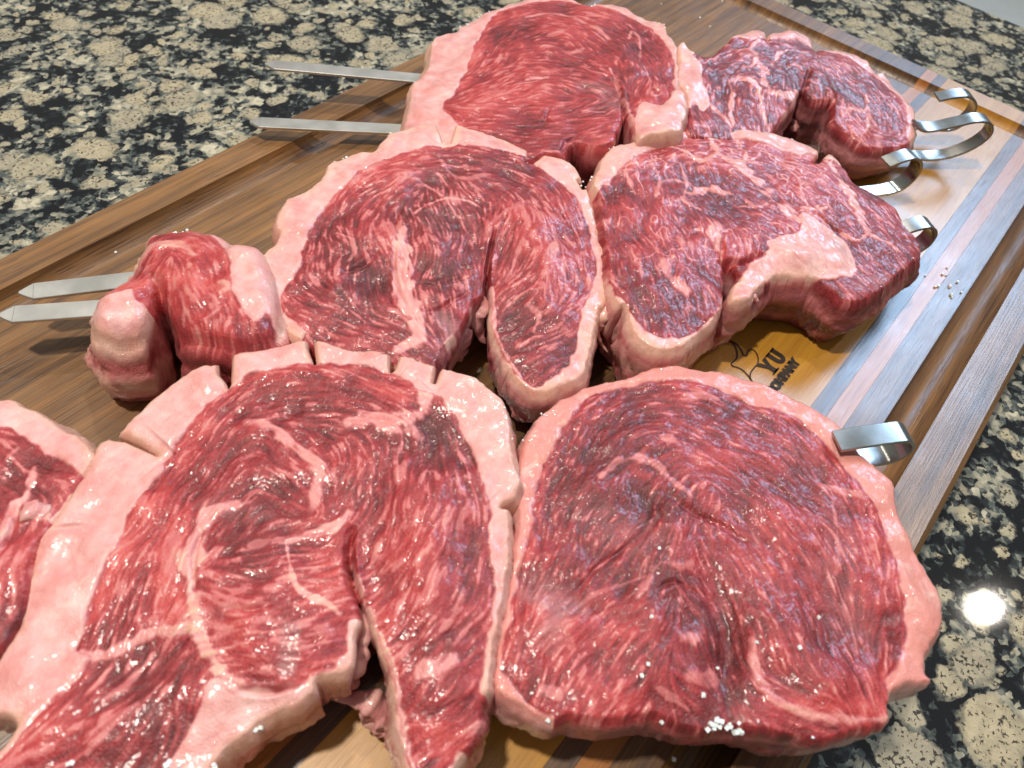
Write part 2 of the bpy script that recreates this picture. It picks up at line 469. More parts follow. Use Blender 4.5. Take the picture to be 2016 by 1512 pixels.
def letters():
    # letter box: reading direction +x, up +y
    P = [LG(960, 465), LG(1030, 400), LG(930, 480), LG(870, 575), LG(1200, 640), LG(1060, 670), LG(1215, 580)]
    x1 = LG(1020, 395)[0]; y1 = LG(960, 440)[1]
    y0 = LG(1150, 690)[1]
    hgt = y1-y0
    wdt = hgt*0.80
    x0 = x1-wdt
    def arc(cx, cy, rx, ry, a0, a1, n=10):
        return [(cx+rx*math.cos(a0+(a1-a0)*i/n), cy+ry*math.sin(a0+(a1-a0)*i/n)) for i in range(n+1)]
    def U(x):
        st = wdt*0.38; r = wdt*0.5
        outer = [(x, y1), (x, y0+r)] + arc(x+r, y0+r, r, r, math.pi, 2*math.pi) + [(x+wdt, y1)]
        inner = [(x+wdt-st, y1), (x+wdt-st, y0+r)] + arc(x+r, y0+r, r-st, r-st*0.8, 2*math.pi, math.pi) + [(x+st, y1)]
        se = wdt*0.09
        return [outer+inner, [(x-se, y1), (x-se, y1-hgt*0.09), (x+st+se, y1-hgt*0.09), (x+st+se, y1)],
                [(x+wdt-st-se, y1), (x+wdt-st-se, y1-hgt*0.09), (x+wdt+se, y1-hgt*0.09), (x+wdt+se, y1)]]
    def Y(x):
        st = wdt*0.42; m = x+wdt/2
        return [[(x-st*.2, y1), (m-st/2, y0+hgt*0.45), (m-st/2, y0), (m+st/2, y0), (m+st/2, y0+hgt*0.45), (x+wdt+st*.2, y1), (x+wdt-st*.75, y1), (m, y0+hgt*0.62), (x+st*.75, y1)],
                [(m-st, y0), (m+st, y0), (m+st, y0+hgt*.1), (m-st, y0+hgt*.1)]]
    gap = wdt*1.22
    out = []
    for i, (ch, fn) in enumerate((('U', U), ('Y', Y))):
        o = flat_poly('letter', fn(x0-i*gap), INK, board, 0.0004+0.00004*i)
        o['label'] = 'branded letter '+ch
    # the second line of small capitals
    cu = bpy.data.curves.new('small_print', 'FONT')
    cu.body = 'COMPANY'; cu.size = hgt*0.66; cu.offset = 0.0006; cu.space_character = 0.98
    cu.align_x = 'RIGHT'; cu.align_y = 'TOP'
    tmp = bpy.data.objects.new('tmp', cu); C.objects.link(tmp)
    dg = bpy.context.evaluated_depsgraph_get()
    me = bpy.data.meshes.new_from_object(tmp.evaluated_get(dg))
    bpy.data.objects.remove(tmp)
    me.materials.clear(); me.materials.append(INK)
    o = bpy.data.objects.new('small_print', me); C.objects.link(o)
    o.location = (x1+hgt*0.16, y0-hgt*0.12, 0.0004)
    o.parent = board; o.matrix_parent_inverse = Matrix.Translation(-Vector(board.location))
    o['label'] = 'branded small lettering COMPANY'
letters()

# ------------------------------------------------------------------ skewers
SKG = 'flat steel skewers through the beef'
def sweep(name, path, wdir, width, th, mat, parent, cap=True, taper=None):
    """flat bar swept along path; wdir is the horizontal width direction"""
    path = [np.array(p, float) for p in path]; W = np.array(wdir, float)
    V, Fc = [], []
    n = len(path)
    for i, p in enumerate(path):
        t = path[min(n-1, i+1)]-path[max(0, i-1)]; t /= np.linalg.norm(t)
        N = np.cross(t, W); N /= np.linalg.norm(N)
        hw = width/2*(taper[i] if taper else 1.0); b = 0.0002
        ht = th/2
        for (a, c) in ((-hw, -ht+b), (-hw+b, -ht), (hw-b, -ht), (hw, -ht+b), (hw, ht-b), (hw-b, ht), (-hw+b, ht), (-hw, ht-b)):
            V.append(p+W*a+N*c)
    for i in range(n-1):
        for q in range(8):
            Fc.append((i*8+q, i*8+(q+1) % 8, (i+1)*8+(q+1) % 8, (i+1)*8+q))
    Fc.append(tuple(range(7, -1, -1))); Fc.append(tuple((n-1)*8+q for q in range(8)))
    o = mesh_obj(name, V, Fc, mat, parent, smooth=True)
    md = o.modifiers.new('edges', 'EDGE_SPLIT'); md.split_angle = math.radians(28)
    return o
SW, STH = 0.0094, 0.0016
def skewer(tip, end, prof, label, width=SW, twist=0.0):
    """tip and end are points on the bar; prof is a list of (s, z) offsets beyond the end, bending the handle"""
    tip, end = np.array(tip), np.array(end)
    d = end-tip; L = np.linalg.norm(d); d /= L
    h = np.array([d[0], d[1], 0]); h /= np.linalg.norm(h)
    W = np.array([h[1], -h[0], 0])
    root = empty('skewer', tuple(tip))
    tag(root, label, 'skewer', SKG)
    pl = 0.0055
    sweep('point', [tip, tip+d*pl*0.5, tip+d*pl], W, width, STH, STEEL, root, taper=[0.14, 0.60, 1.0])
    sweep('blade', [tip+d*(pl+0.0001+(L-pl)*i/12) for i in range(13)], W, width, STH, STEEL, root)
    pr = smooth_open([np.array(p) for p in [(0.0002, 0)]+prof], 8)
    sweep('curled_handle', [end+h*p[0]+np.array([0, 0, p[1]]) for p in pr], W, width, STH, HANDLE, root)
    return root
def curl(r, tail, lead=0.004, rise=0.0):
    """bar runs on, turns up and back over in a hook"""
    p = [(lead, 0)]
    for a in range(-70, 100, 20):
        p.append((lead+0.002+r*math.cos(math.radians(a)), r+r*math.sin(math.radians(a))))
    p.append((lead+0.002-tail*0.5, 2*r-tail*0.10-rise*0.4))
    p.append((lead+0.002-tail, 2*r-tail*0.26-rise))
    return p
A3 = lambda x, y, z: at(x, y, z)
skewer(A3(522, 127, 0.021), A3(1800, 246, 0.012), curl(0.0125, 0.016, 0.018), 'upper flat steel skewer of the rear row with small hooked end')
skewer(A3(492, 241, 0.009), A3(1805, 306, 0.007), [(0.008, 0.0), (0.020, 0.0025), (0.032, 0.010), (0.0375, 0.0195), (0.033, 0.0275), (0.024, 0.0290), (0.012, 0.0255), (0.0, 0.0215), (-0.008, 0.0205), (-0.014, 0.0225)], 'lower flat steel skewer of the rear row with wide looped handle')
skewer(A3(38, 578, 0.022), A3(1738, 374, 0.010), curl(0.0125, 0.014, 0.001), 'rear flat steel skewer of the middle row, its hook behind the marbled steak')
skewer(A3(-2, 622, 0.022), A3(1768, 494, 0.013), curl(0.0100, 0.012, 0.002), 'front flat steel skewer of the middle row, tip nearest the left picture edge')
skewer(A3(-320, 1120, 0.02), A3(1692, 900, 0.029), curl(0.0085, 0.0255, 0.006, -0.004), 'flat steel skewer of the front row, only its bright hook showing beside the maple stripe')

# ------------------------------------------------------------------ steaks
rng = np.random.default_rng(11)
def gnoise(shape, sig, seed):
    r = np.random.default_rng(seed)
    n = r.standard_normal(shape).astype(np.float32)
    fy = np.fft.fftfreq(shape[0])[:, None]; fx = np.fft.rfftfreq(shape[1])[None, :]
    g = np.exp(-2*(np.pi**2)*(sig**2)*(fx*fx+fy*fy))
    o = np.fft.irfft2(np.fft.rfft2(n)*g, s=shape)
    return (o/o.std()).astype(np.float32)
def blur(a, sig):
    p = int(sig*4)+2
    return _blur(np.pad(a, p, mode='edge'), sig)[p:-p, p:-p]
def _blur(a, sig):
    fy = np.fft.fftfreq(a.shape[0])[:, None]; fx = np.fft.rfftfreq(a.shape[1])[None, :]
    g = np.exp(-2*(np.pi**2)*(sig**2)*(fx*fx+fy*fy))
    return np.fft.irfft2(np.fft.rfft2(a)*g, s=a.shape).astype(np.float32)
def sstep(a, b, x):
    t = np.clip((x-a)/(b-a), 0, 1)
    return t*t*(3-2*t)
def sd_poly(X, Y, P):
    """signed distance, positive inside"""
    sh = X.shape; x = X.ravel(); y = Y.ravel()
    best = np.full(x.shape, 1e9, np.float32); ins = np.zeros(x.shape, bool)
    n = len(P)
    for i in range(n):
        ax, ay = P[i]; bx, by = P[(i+1) % n]
        ex, ey = bx-ax, by-ay; l2 = ex*ex+ey*ey+1e-20
        wx, wy = x-ax, y-ay
        t = np.clip((wx*ex+wy*ey)/l2, 0, 1)
        best = np.minimum(best, (wx-ex*t)**2+(wy-ey*t)**2)
        if abs(ey) > 1e-12:
            cr = ((ay > y) != (by > y)) & (wx < ex*(y-ay)/ey)
            ins ^= cr
    d = np.sqrt(best)
    return np.where(ins, d, -d).reshape(sh)
def sd_line(X, Y, P, wd):
    """distance to polyline divided by local half width; returns (dist, param 0..1)"""
    best = np.full(X.shape, 1e9, np.float32); par = np.zeros(X.shape, np.float32)
    n = len(P)-1
    for i in range(n):
        ax, ay = P[i]; bx, by = P[i+1]
        ex, ey = bx-ax, by-ay; l2 = ex*ex+ey*ey+1e-20
        t = np.clip(((X-ax)*ex+(Y-ay)*ey)/l2, 0, 1)
        d = (X-ax-ex*t)**2+(Y-ay-ey*t)**2
        m = d < best
        best = np.where(m, d, best); par = np.where(m, (i+t)/n, par)
    return np.sqrt(best), par
def cr_closed(P, n=4):
    P = [np.array(p, float) for p in P]; m = len(P); out = []
    for i in range(m):
        a, b, c, d = P[i-1], P[i], P[(i+1) % m], P[(i+2) % m]
        for k in range(n):
            t = k/n
            out.append(0.5*((2*b)+(c-a)*t+(2*a-5*b+4*c-d)*t*t+(3*b-a-3*c+d)*t**3))
    return out
def bil(a, i, j):
    i = np.clip(i, 0, a.shape[0]-1.001); j = np.clip(j, 0, a.shape[1]-1.001)
    i0 = i.astype(np.int32); j0 = j.astype(np.int32); fi = i-i0; fj = j-j0
    return (a[i0, j0]*(1-fi)*(1-fj)+a[i0+1, j0]*fi*(1-fj)+a[i0, j0+1]*(1-fi)*fj+a[i0+1, j0+1]*fi*fj)
def lic(noise, dx, dy, L):
    """smear noise along the fibre direction field"""
    I, J = np.meshgrid(np.arange(noise.shape[0], dtype=np.float32), np.arange(noise.shape[1], dtype=np.float32), indexing='ij')
    acc = noise.copy(); wsum = 1.0
    for sgn in (1, -1):
        pi, pj = I.copy(), J.copy(); vx, vy = dx*sgn, dy*sgn
        for s in range(int(L)):
            ii = np.clip(np.rint(pi).astype(np.int32), 0, noise.shape[0]-1); jj = np.clip(np.rint(pj).astype(np.int32), 0, noise.shape[1]-1)
            ux, uy = dx[ii, jj], dy[ii, jj]
            sg = np.where(ux*vx+uy*vy < 0, -1.0, 1.0).astype(np.float32)
            vx, vy = ux*sg, uy*sg
            pi = pi+vx; pj = pj+vy
            wt = 0.5+0.5*math.cos(math.pi*(s+1)/(L+1))
            acc += wt*bil(noise, pi, pj); wsum += wt
    acc /= wsum
    return (acc-acc.mean())/acc.std()

def make_steak(name, label, T, z0, outline, lean, seams=(), cracks=(), notches=(), fatpolys=(), flow=(), films=(), bright=(), lumps=(),
               tilt=(0, 0), res=0.00045, marb=0.5, net=0.0, mscale=1.0, tone=0.45, rim=0.0022, bulge=0.003, foot=-0.004, walls=(), seed=1,
               dark=0.0, fat_tone=0.42, wall_smooth=3.0, wall_lump=1.0, lumpy=1.0, outer_cream=1.0, rough=1.0, group='folded beef steaks on the skewers'):
    x0, y0, s = T
    z0 *= S
    c0 = np.mean([at(x0+p[0]/s, y0+p[1]/s, z0)[:2] for p in outline], axis=0)
    nrm = np.array([-tilt[0], -tilt[1], 1.0])
    def W(p):
        d = CAM.T @ np.array([x0+p[0]/s-1008.0, -(y0+p[1]/s-756.0), -F])
        o = np.array([0, 0, S]); q = np.array([c0[0], c0[1], z0])
        t = nrm.dot(q-o)/nrm.dot(d)
        return (o+t*d)[:2]
    def Ws(P): return [W(p) for p in P]
    mpz = np.mean([np.linalg.norm(W((p[0]+1, p[1]))-W(p)) for p in outline])      # metres per traced unit
    O = cr_closed(Ws(outline), 4)
    O = np.array(O)
    lo = O.min(0)-0.004; hi = O.max(0)+0.004
    nx, ny = int((hi[0]-lo[0])/res)+1, int((hi[1]-lo[1])/res)+1
    gx = lo[0]+res*np.arange(nx, dtype=np.float32); gy = lo[1]+res*np.arange(ny, dtype=np.float32)
    X, Y = np.meshgrid(gx, gy, indexing='ij'); X = X.astype(np.float32); Y = Y.astype(np.float32)
    sh = X.shape
    up = np.meshgrid(np.arange(nx, dtype=np.float32)/2, np.arange(ny, dtype=np.float32)/2, indexing='ij')
    def half(P):
        return bil(np.pad(sd_poly(X[::2, ::2], Y[::2, ::2], P), ((0, 1), (0, 1)), mode='edge'), up[0], up[1])
    dO = half(O)
    mm = 0.001
    N = lambda sig_mm, k: gnoise(sh, sig_mm*mm/res, seed*100+k)
    # ragged outline
    dO = dO + (N(2.2, 1)*0.30+N(0.8, 2)*0.14)*mm*rough
    for nt in notches:
        P = Ws(nt)
        bx = np.array(P); m = (X > bx[:, 0].min()-.004) & (X < bx[:, 0].max()+.004) & (Y > bx[:, 1].min()-.004) & (Y < bx[:, 1].max()+.004)
        ii = np.where(m.any(1))[0]; jj = np.where(m.any(0))[0]
        if len(ii) and len(jj):
            sl = (slice(ii[0], ii[-1]+1), slice(jj[0], jj[-1]+1))
            dn = sd_poly(X[sl], Y[sl], P)
            dO[sl] = np.minimum(dO[sl], -dn)
    dL = half(np.array(cr_closed(Ws(lean), 4)))
    if walls:
        wp = np.array([W(p[0]) for p in walls]); wf = np.zeros(sh, np.float32); ws_ = np.zeros(sh, np.float32)
        for q_, p in zip(wp, walls):
            wt = 1/((X-q_[0])**2+(Y-q_[1])**2+1e-6)**2
            wf += wt*p[1]; ws_ += wt
        wf /= ws_
        dL = dL + 7*mm*sstep(0.48, 0.34, wf)*sstep(9*mm, 4*mm, dO)
    wob = N(1.6, 3)*0.38*mm+N(0.7, 4)*0.16*mm
    leanm = sstep(-0.5*mm, 0.9*mm, dL+wob)
    capm = 1-leanm
    for fp in fatpolys:
        df = half(np.array(cr_closed(Ws(fp), 4)))
        fm = sstep(-0.8*mm, 0.8*mm, df+wob)
        capm = np.maximum(capm, fm)
    # flow field
    th_x = np.zeros(sh, np.float32); th_y = np.zeros(sh, np.float32)
    for st in flow:
        P = [np.array(p) for p in Ws(st)]
        P = smooth_open(P, 4) if len(P) > 2 else [P[0], (P[0]+P[1])/2, P[1]]
        for i in range(len(P)-1):
            c = (P[i]+P[i+1])/2; d = P[i+1]-P[i]; a = math.atan2(d[1], d[0])*2
            wt = 1.0/(((X-c[0])**2+(Y-c[1])**2)+(3*mm)**2)**1.5
            th_x += wt*math.cos(a); th_y += wt*math.sin(a)
    ang = np.arctan2(th_y, th_x)/2 + N(4, 5)*0.16
    dx, dy = np.cos(ang).astype(np.float32), np.sin(ang).astype(np.float32)
    fine = lic(N(0.28, 6), dx, dy, 5.5*mm/res)
    mid = lic(N(0.36*mscale, 7), dx, dy, 4.6*mm*mscale/res)+0.35*N(0.40, 14)
    mid = mid/mid.std()
    big = lic(N(0.85*mscale, 8), dx, dy, 4*mm*mscale/res)+0.6*N(1.2, 15)
    big = big/big.std()
    low = N(9, 9); low2 = N(4, 10)
    ridge = 1-np.abs(lic(N(1.9*mscale, 11), dx, dy, 3*mm/res))
    ridge2 = 1-np.abs(N(1.3*mscale, 12)+0.3*low2)
    dens = marb + 0.20*low
    m1 = sstep(1.55-dens*1.7, 2.5-dens*1.7, mid*0.75+big*0.6+0.35*fine)
    m2 = sstep(1.70-dens*1.2, 2.6-dens*1.2, mid+0.5*fine)*0.7
    mn = np.maximum(sstep(0.72, 1.0, ridge), 0.25*sstep(0.80, 1.0, ridge2))*net*sstep(-0.9, 0.6, low+low2*0.5)
    fat = np.clip(np.maximum(np.maximum(m1*0.47, m2*0.36), mn*0.85)+fine*0.05, 0, 1)
    z = (tilt[0]*(X-c0[0])+tilt[1]*(Y-c0[1])).astype(np.float32)+z0
    tn = tone + 0.10*low + 0.06*low2 + 0.085*fine + 0.050*mid + 0.050*big + 0.03*N(14, 16)
    film = np.zeros(sh, np.float32)
    cls = np.where(capm > 0.5, 1, 0).astype(np.int32)
    seam_parts = []
    crease = np.zeros(sh, np.float32)
    def window(P, pad):
        bx = np.array(P); i0 = max(0, int((bx[:, 0].min()-pad-lo[0])/res)); i1 = min(nx, int((bx[:, 0].max()+pad-lo[0])/res)+1)
        j0 = max(0, int((bx[:, 1].min()-pad-lo[1])/res)); j1 = min(ny, int((bx[:, 1].max()+pad-lo[1])/res)+1)
        return (slice(i0, max(i1, i0+1)), slice(j0, max(j1, j0+1)))
    for q, sm in enumerate(seams):
        P = Ws(sm[0]); wd = sm[1]*mpz; op = sm[2] if len(sm) > 2 else 0.95
        P = smooth_open(P, 5) if len(P) > 2 else P
        sl = window(P, wd*2+0.003)
        d, t = sd_line(X[sl], Y[sl], P, wd)
        wl = wd/2*(0.55+0.45*np.sin(np.pi*np.clip(t*0.9+0.05, 0, 1)))*(1+0.22*low2[sl]+0.30*N(1.4, 20+q)[sl]+0.09*mid[sl]+0.08*fine[sl])
        soft = 0.5*mm+0.25*wd
        v = sstep(soft*0.6, -soft*0.6, d-wl)*op*np.clip(0.86+0.10*N(2.5, 60+q)[sl]+0.07*fine[sl]+0.05*mid[sl], 0.35, 1.0)
        fat[sl] = np.maximum(fat[sl], v)
        z[sl] += v*0.35*mm*(1 if wd > 0.002 else 0.5)
        if wd > 0.0022 and op > 0.8:
            cls[sl] = np.where((d < wl) & (cls[sl] == 0), 2+len(seam_parts), cls[sl]); seam_parts.append(q)
    for sm in films:
        P = Ws(sm[0]); wd = sm[1]*mpz; sl = window(P, wd*2)
        d, t = sd_line(X[sl], Y[sl], P, wd)
        film[sl] = np.maximum(film[sl], sstep(wd*0.7, wd*0.15, d+low2[sl]*0.1*wd)*sm[2]*np.clip(0.75+0.25*low2[sl]+0.2*fine[sl], 0, 1))
    for sm in bright:
        P = Ws(sm[0]); wd = sm[1]*mpz; sl = window(P, wd*2)
        d, t = sd_line(X[sl], Y[sl], P, wd)
        tn[sl] += sstep(wd*1.0, 0, d)*sm[2]
    for sm in lumps:
        P = Ws(sm[0]); wd = sm[1]*mpz; sl = window(P, wd*2.5)
        d, t = sd_line(X[sl], Y[sl], P, wd)
        z[sl] += np.exp(-(d/(wd*0.6))**2)*sm[2]*mm
    for sm in cracks:
        P = Ws(sm[0]); wd = sm[1]*mpz; sl = window(P, wd*3+0.002)
        P = smooth_open(P, 4) if len(P) > 2 else P
        d, t = sd_line(X[sl], Y[sl], P, wd)
        ends = np.sin(np.pi*np.clip(t*0.94+0.03, 0, 1))**0.5
        z[sl] -= np.exp(-(d/(wd*0.55*(1+0.2*low2[sl])))**2)*sm[2]*mm*ends
        z[sl] += np.exp(-((d-wd*1.1)/(wd*0.6))**2)*sm[2]*0.12*mm*ends
    fat = np.maximum(fat*leanm, capm*0.97)
    # bright blood-red band just inside the fat
    tn += np.exp(-((dL-1.5*mm)/(2.5*mm))**2)*0.10
    # fat tone: cream on the rounded outer edge, pinker near the lean
    ft = np.clip(sstep(4.5*mm*outer_cream, 0.0, dO)*0.8*min(1, outer_cream)+0.15*low2*0.5, 0, 1)
    tone_out = np.where(capm > 0.5, fat_tone+0.5*ft, np.clip(tn-dark, 0.02, 1))
    # relief
    leanr = leanm*(1-fat)
    z += low*0.55*mm + low2*0.38*mm*lumpy + N(2.6, 19)*0.3*mm*(lumpy-1) + N(1.8, 13)*0.13*mm*(0.4+0.6*leanm)
    z += leanm*(fine*0.025+mid*0.045+big*0.09)*mm
    z += (fat-0.4)*leanm*0.18*mm
    z -= np.exp(-((dL+wob)/(0.9*mm))**2)*0.25*mm
    z += capm*(0.5+N(3.2, 17)*0.30+N(1.1, 18)*0.07)*mm
    zfull = z - rim*0.9 - 0.0016
    dd = np.clip(dO, 0, rim)
    z -= rim*0.9*(1-np.sqrt(np.clip(1-((rim-dd)/rim)**2, 0, 1)))
    # broad roll-off towards the edge
    z -= 0.0016*np.exp(-np.clip(dO, 0, 1)/0.007)
    # ---- mesh
    inside = dO > 0
    cell = inside[:-1, :-1] & inside[1:, :-1] & inside[1:, 1:] & inside[:-1, 1:]
    used = np.zeros(sh, bool)
    used[:-1, :-1] |= cell; used[1:, :-1] |= cell; used[1:, 1:] |= cell; used[:-1, 1:] |= cell
    idx = -np.ones(sh, np.int64); idx[used] = np.arange(used.sum())
    ci, cj = np.nonzero(cell)
    quads = np.stack([idx[ci, cj], idx[ci+1, cj], idx[ci+1, cj+1], idx[ci, cj+1]], 1)
    ds = blur(dO, 1.5); gxv = np.gradient(ds, res, axis=0); gyv = np.gradient(ds, res, axis=1)
    gl_ = np.sqrt(gxv**2+gyv**2)+1e-9; gnx, gny = -gxv/gl_, -gyv/gl_
    # boundary edges
    e = np.concatenate([quads[:, [0, 1]], quads[:, [1, 2]], quads[:, [2, 3]], quads[:, [3, 0]]])
    key = np.minimum(e[:, 0], e[:, 1])*np.int64(10**7)+np.maximum(e[:, 0], e[:, 1])
    u, inv, cnt = np.unique(key, return_inverse=True, return_counts=True)
    be = e[cnt[inv] == 1]
    bvts = np.unique(be)
    px, py, pz = X[used].astype(np.float64), Y[used].astype(np.float64), z[used].astype(np.float64)
    vd, vnx, vny = dO[used], gnx[used], gny[used]
    sft = np.clip(vd[bvts], 0, res*1.2)
    px[bvts] += vnx[bvts]*sft; py[bvts] += vny[bvts]*sft
    pz[bvts] = zfull[used][bvts]
    A = np.stack([fat[used], tone_out[used], film[used]], 1)
    vcls = cls[used]
    # walls
    K = 15
    nb = len(bvts); loc = -np.ones(len(px), np.int64); loc[bvts] = np.arange(nb)
    bx, by, bz = px[bvts], py[bvts], pz[bvts]
    bnx, bny = vnx[bvts], vny[bvts]
    ds2 = blur(dO, wall_smooth*mm/res)
    g2x = np.gradient(ds2, res, axis=0); g2y = np.gradient(ds2, res, axis=1); g2 = np.sqrt(g2x**2+g2y**2)+1e-9
    bi_, bj_ = (bx-lo[0])/res, (by-lo[1])/res
    sm_d = bil(ds2, bi_, bj_); s_nx = bil(-g2x/g2, bi_, bj_); s_ny = bil(-g2y/g2, bi_, bj_)
    s_l = np.sqrt(s_nx**2+s_ny**2)+1e-9; s_nx /= s_l; s_ny /= s_l
    probe = bulge*2.2+0.002
    fi = (bx+bnx*probe-lo[0])/res; fj = (by+bny*probe-lo[1])/res
    inb = (fi > 0) & (fi < nx-1) & (fj > 0) & (fj < ny-1)
    free = np.where(inb, np.clip(-bil(ds, fi, fj)/probe, 0, 1), 1.0)**1.5
    if walls:
        wp = np.array([W(p[0]) for p in walls]); wv = np.array([p[1:4] for p in walls], float)
        dw = (bx[:, None]-wp[None, :, 0])**2+(by[:, None]-wp[None, :, 1])**2
        ww = 1/(dw+1e-6)**2; ww /= ww.sum(1, keepdims=True)
        wa = ww@wv
    else:
        wa = np.stack([np.full(nb, 0.9), np.full(nb, 0.75), np.zeros(nb)], 1)
    wn = gnoise((512, 64), 3.0, seed*7+1); wn2 = gnoise((512, 64), 1.2, seed*7+2)
    per = ((bx-lo[0])*0.9+(by-lo[1])*1.1)/0.0011
    VX, VY, VZ, AA = [px], [py], [pz], [A]
    for k in range(1, K+1):
        t = (k/K)**1.25
        off = bulge*np.sin(np.pi*min(1, t*1.0)**0.8)*free + foot*t*t*(free if foot > 0 else 1)
        wob_ = bil(wn, per % 510, np.full(nb, t*40.0))*0.0008+bil(wn2, per*2.1 % 510, np.full(nb, t*50.0))*0.00035
        wob_ = wob_*wall_lump
        off = off+wob_*min(1, t*3)*(0.3+0.7*free)
        ts = sstep(0.0, 0.35, np.float32(t))
        wx_, wy_ = bnx*(1-ts)+s_nx*ts, bny*(1-ts)+s_ny*ts
        off = off+np.clip(sm_d, -0.002, 0.002)*ts
        VX.append(bx+wx_*off); VY.append(by+wy_*off)
        VZ.append(bz*(1-t)+0.0006*t + wob_*0.5*(1-t))
        bl = sstep(0.0, 0.18, np.float32(t))
        nz = bil(wn, (per*0.7+37) % 510, np.full(nb, t*45.0)); nz2 = bil(wn2, (per*1.7+17) % 510, np.full(nb, t*60.0))
        fk = np.clip(A[bvts, 0]*(1-bl)+wa[:, 0]*bl+(0.16*nz+0.10*nz2)*bl, 0, 1)
        tk = np.clip(A[bvts, 1]*(1-bl)+wa[:, 1]*bl+0.10*nz*bl, 0.02, 1)
        mk = np.clip(A[bvts, 2]*(1-bl)+wa[:, 2]*bl*(1+0.4*nz), 0, 1)
        AA.append(np.stack([fk, tk, mk], 1))
    n0 = len(px)
    def ring(k, v): return v if k == 0 else n0+(k-1)*nb+loc[v]
    wq, wc = [], []
    ecls = np.where(wa[loc[be[:, 0]], 0] > 0.45, 1, 0)
    for k in range(K):
        a, b = be[:, 0], be[:, 1]
        wq.append(np.stack([ring(k+1, a), ring(k+1, b), ring(k, b), ring(k, a)], 1)); wc.append(ecls)
    VX = np.concatenate(VX); VY = np.concatenate(VY); VZ = np.concatenate(VZ); AA = np.concatenate(AA)
    allq = np.concatenate([quads]+wq)
    fcl = np.concatenate([vcls[quads[:, 0]]]+wc)
    co = np.stack([VX, VY, VZ], 1)
    # shared vertex normals so that the parts meet without a shading seam
    v0, v1, v2, v3 = (co[allq[:, i]] for i in range(4))
    fn = np.cross(v2-v0, v3-v1)
    vn = np.zeros_like(co)
    for c in range(3):
        for i in range(4):
            vn[:, c] += np.bincount(allq[:, i], weights=fn[:, c], minlength=len(co))
    vn /= np.linalg.norm(vn, axis=1, keepdims=True)+1e-20
    base = (float(VX.mean()), float(VY.mean()), 0.0)
    root = empty(name, base)
    tag(root, label, 'steak', group)
    def part(pname, sel, plabel=None):
        fq = allq[sel]
        if len(fq) < 4: return
        uq, iv = np.unique(fq, return_inverse=True); iv = iv.reshape(fq.shape)
        me = bpy.data.meshes.new(pname)
        nv, nf = len(uq), len(fq)
        me.vertices.add(nv); me.loops.add(nf*4); me.polygons.add(nf)
        me.vertices.foreach_set('co', (co[uq]-np.array(base)).astype(np.float32).ravel())
        me.polygons.foreach_set('loop_start', np.arange(0, nf*4, 4, dtype=np.int32))
        me.polygons.foreach_set('loop_total', np.full(nf, 4, np.int32))
        me.loops.foreach_set('vertex_index', iv.astype(np.int32).ravel())
        me.polygons.foreach_set('use_smooth', np.ones(nf, bool))
        a = me.attributes.new('meat', 'FLOAT_VECTOR', 'POINT')
        a.data.foreach_set('vector', AA[uq].astype(np.float32).ravel())
        me.update(); me.validate()
        me.normals_split_custom_set_from_vertices(vn[uq].astype(np.float32))
        me.materials.append(MEAT)
        o = bpy.data.objects.new(pname, me); C.objects.link(o); o.parent = root
        if plabel: o['label'] = plabel
        return o
    part('lean_meat', fcl == 0)
    part('fat_cap', fcl == 1)
    for i in range(len(seam_parts)):
        part('fat_seam', fcl == 2+i)
    return root, W, z0, (lo, res, z, dO)

LF = (0.88, 0.85, 0.0)     # fat wall
LM = (0.12, 0.35, 0.15)    # lean wall
TA, TB, TC, TD, TE = (780, 0, 3.36), (1320, 40, 3.877), (0, 400, 3.6), (440, 220, 2.52), (1100, 220, 2.52)
TF, TG = (0, 640, 1.7337), (940, 680, 1.817)

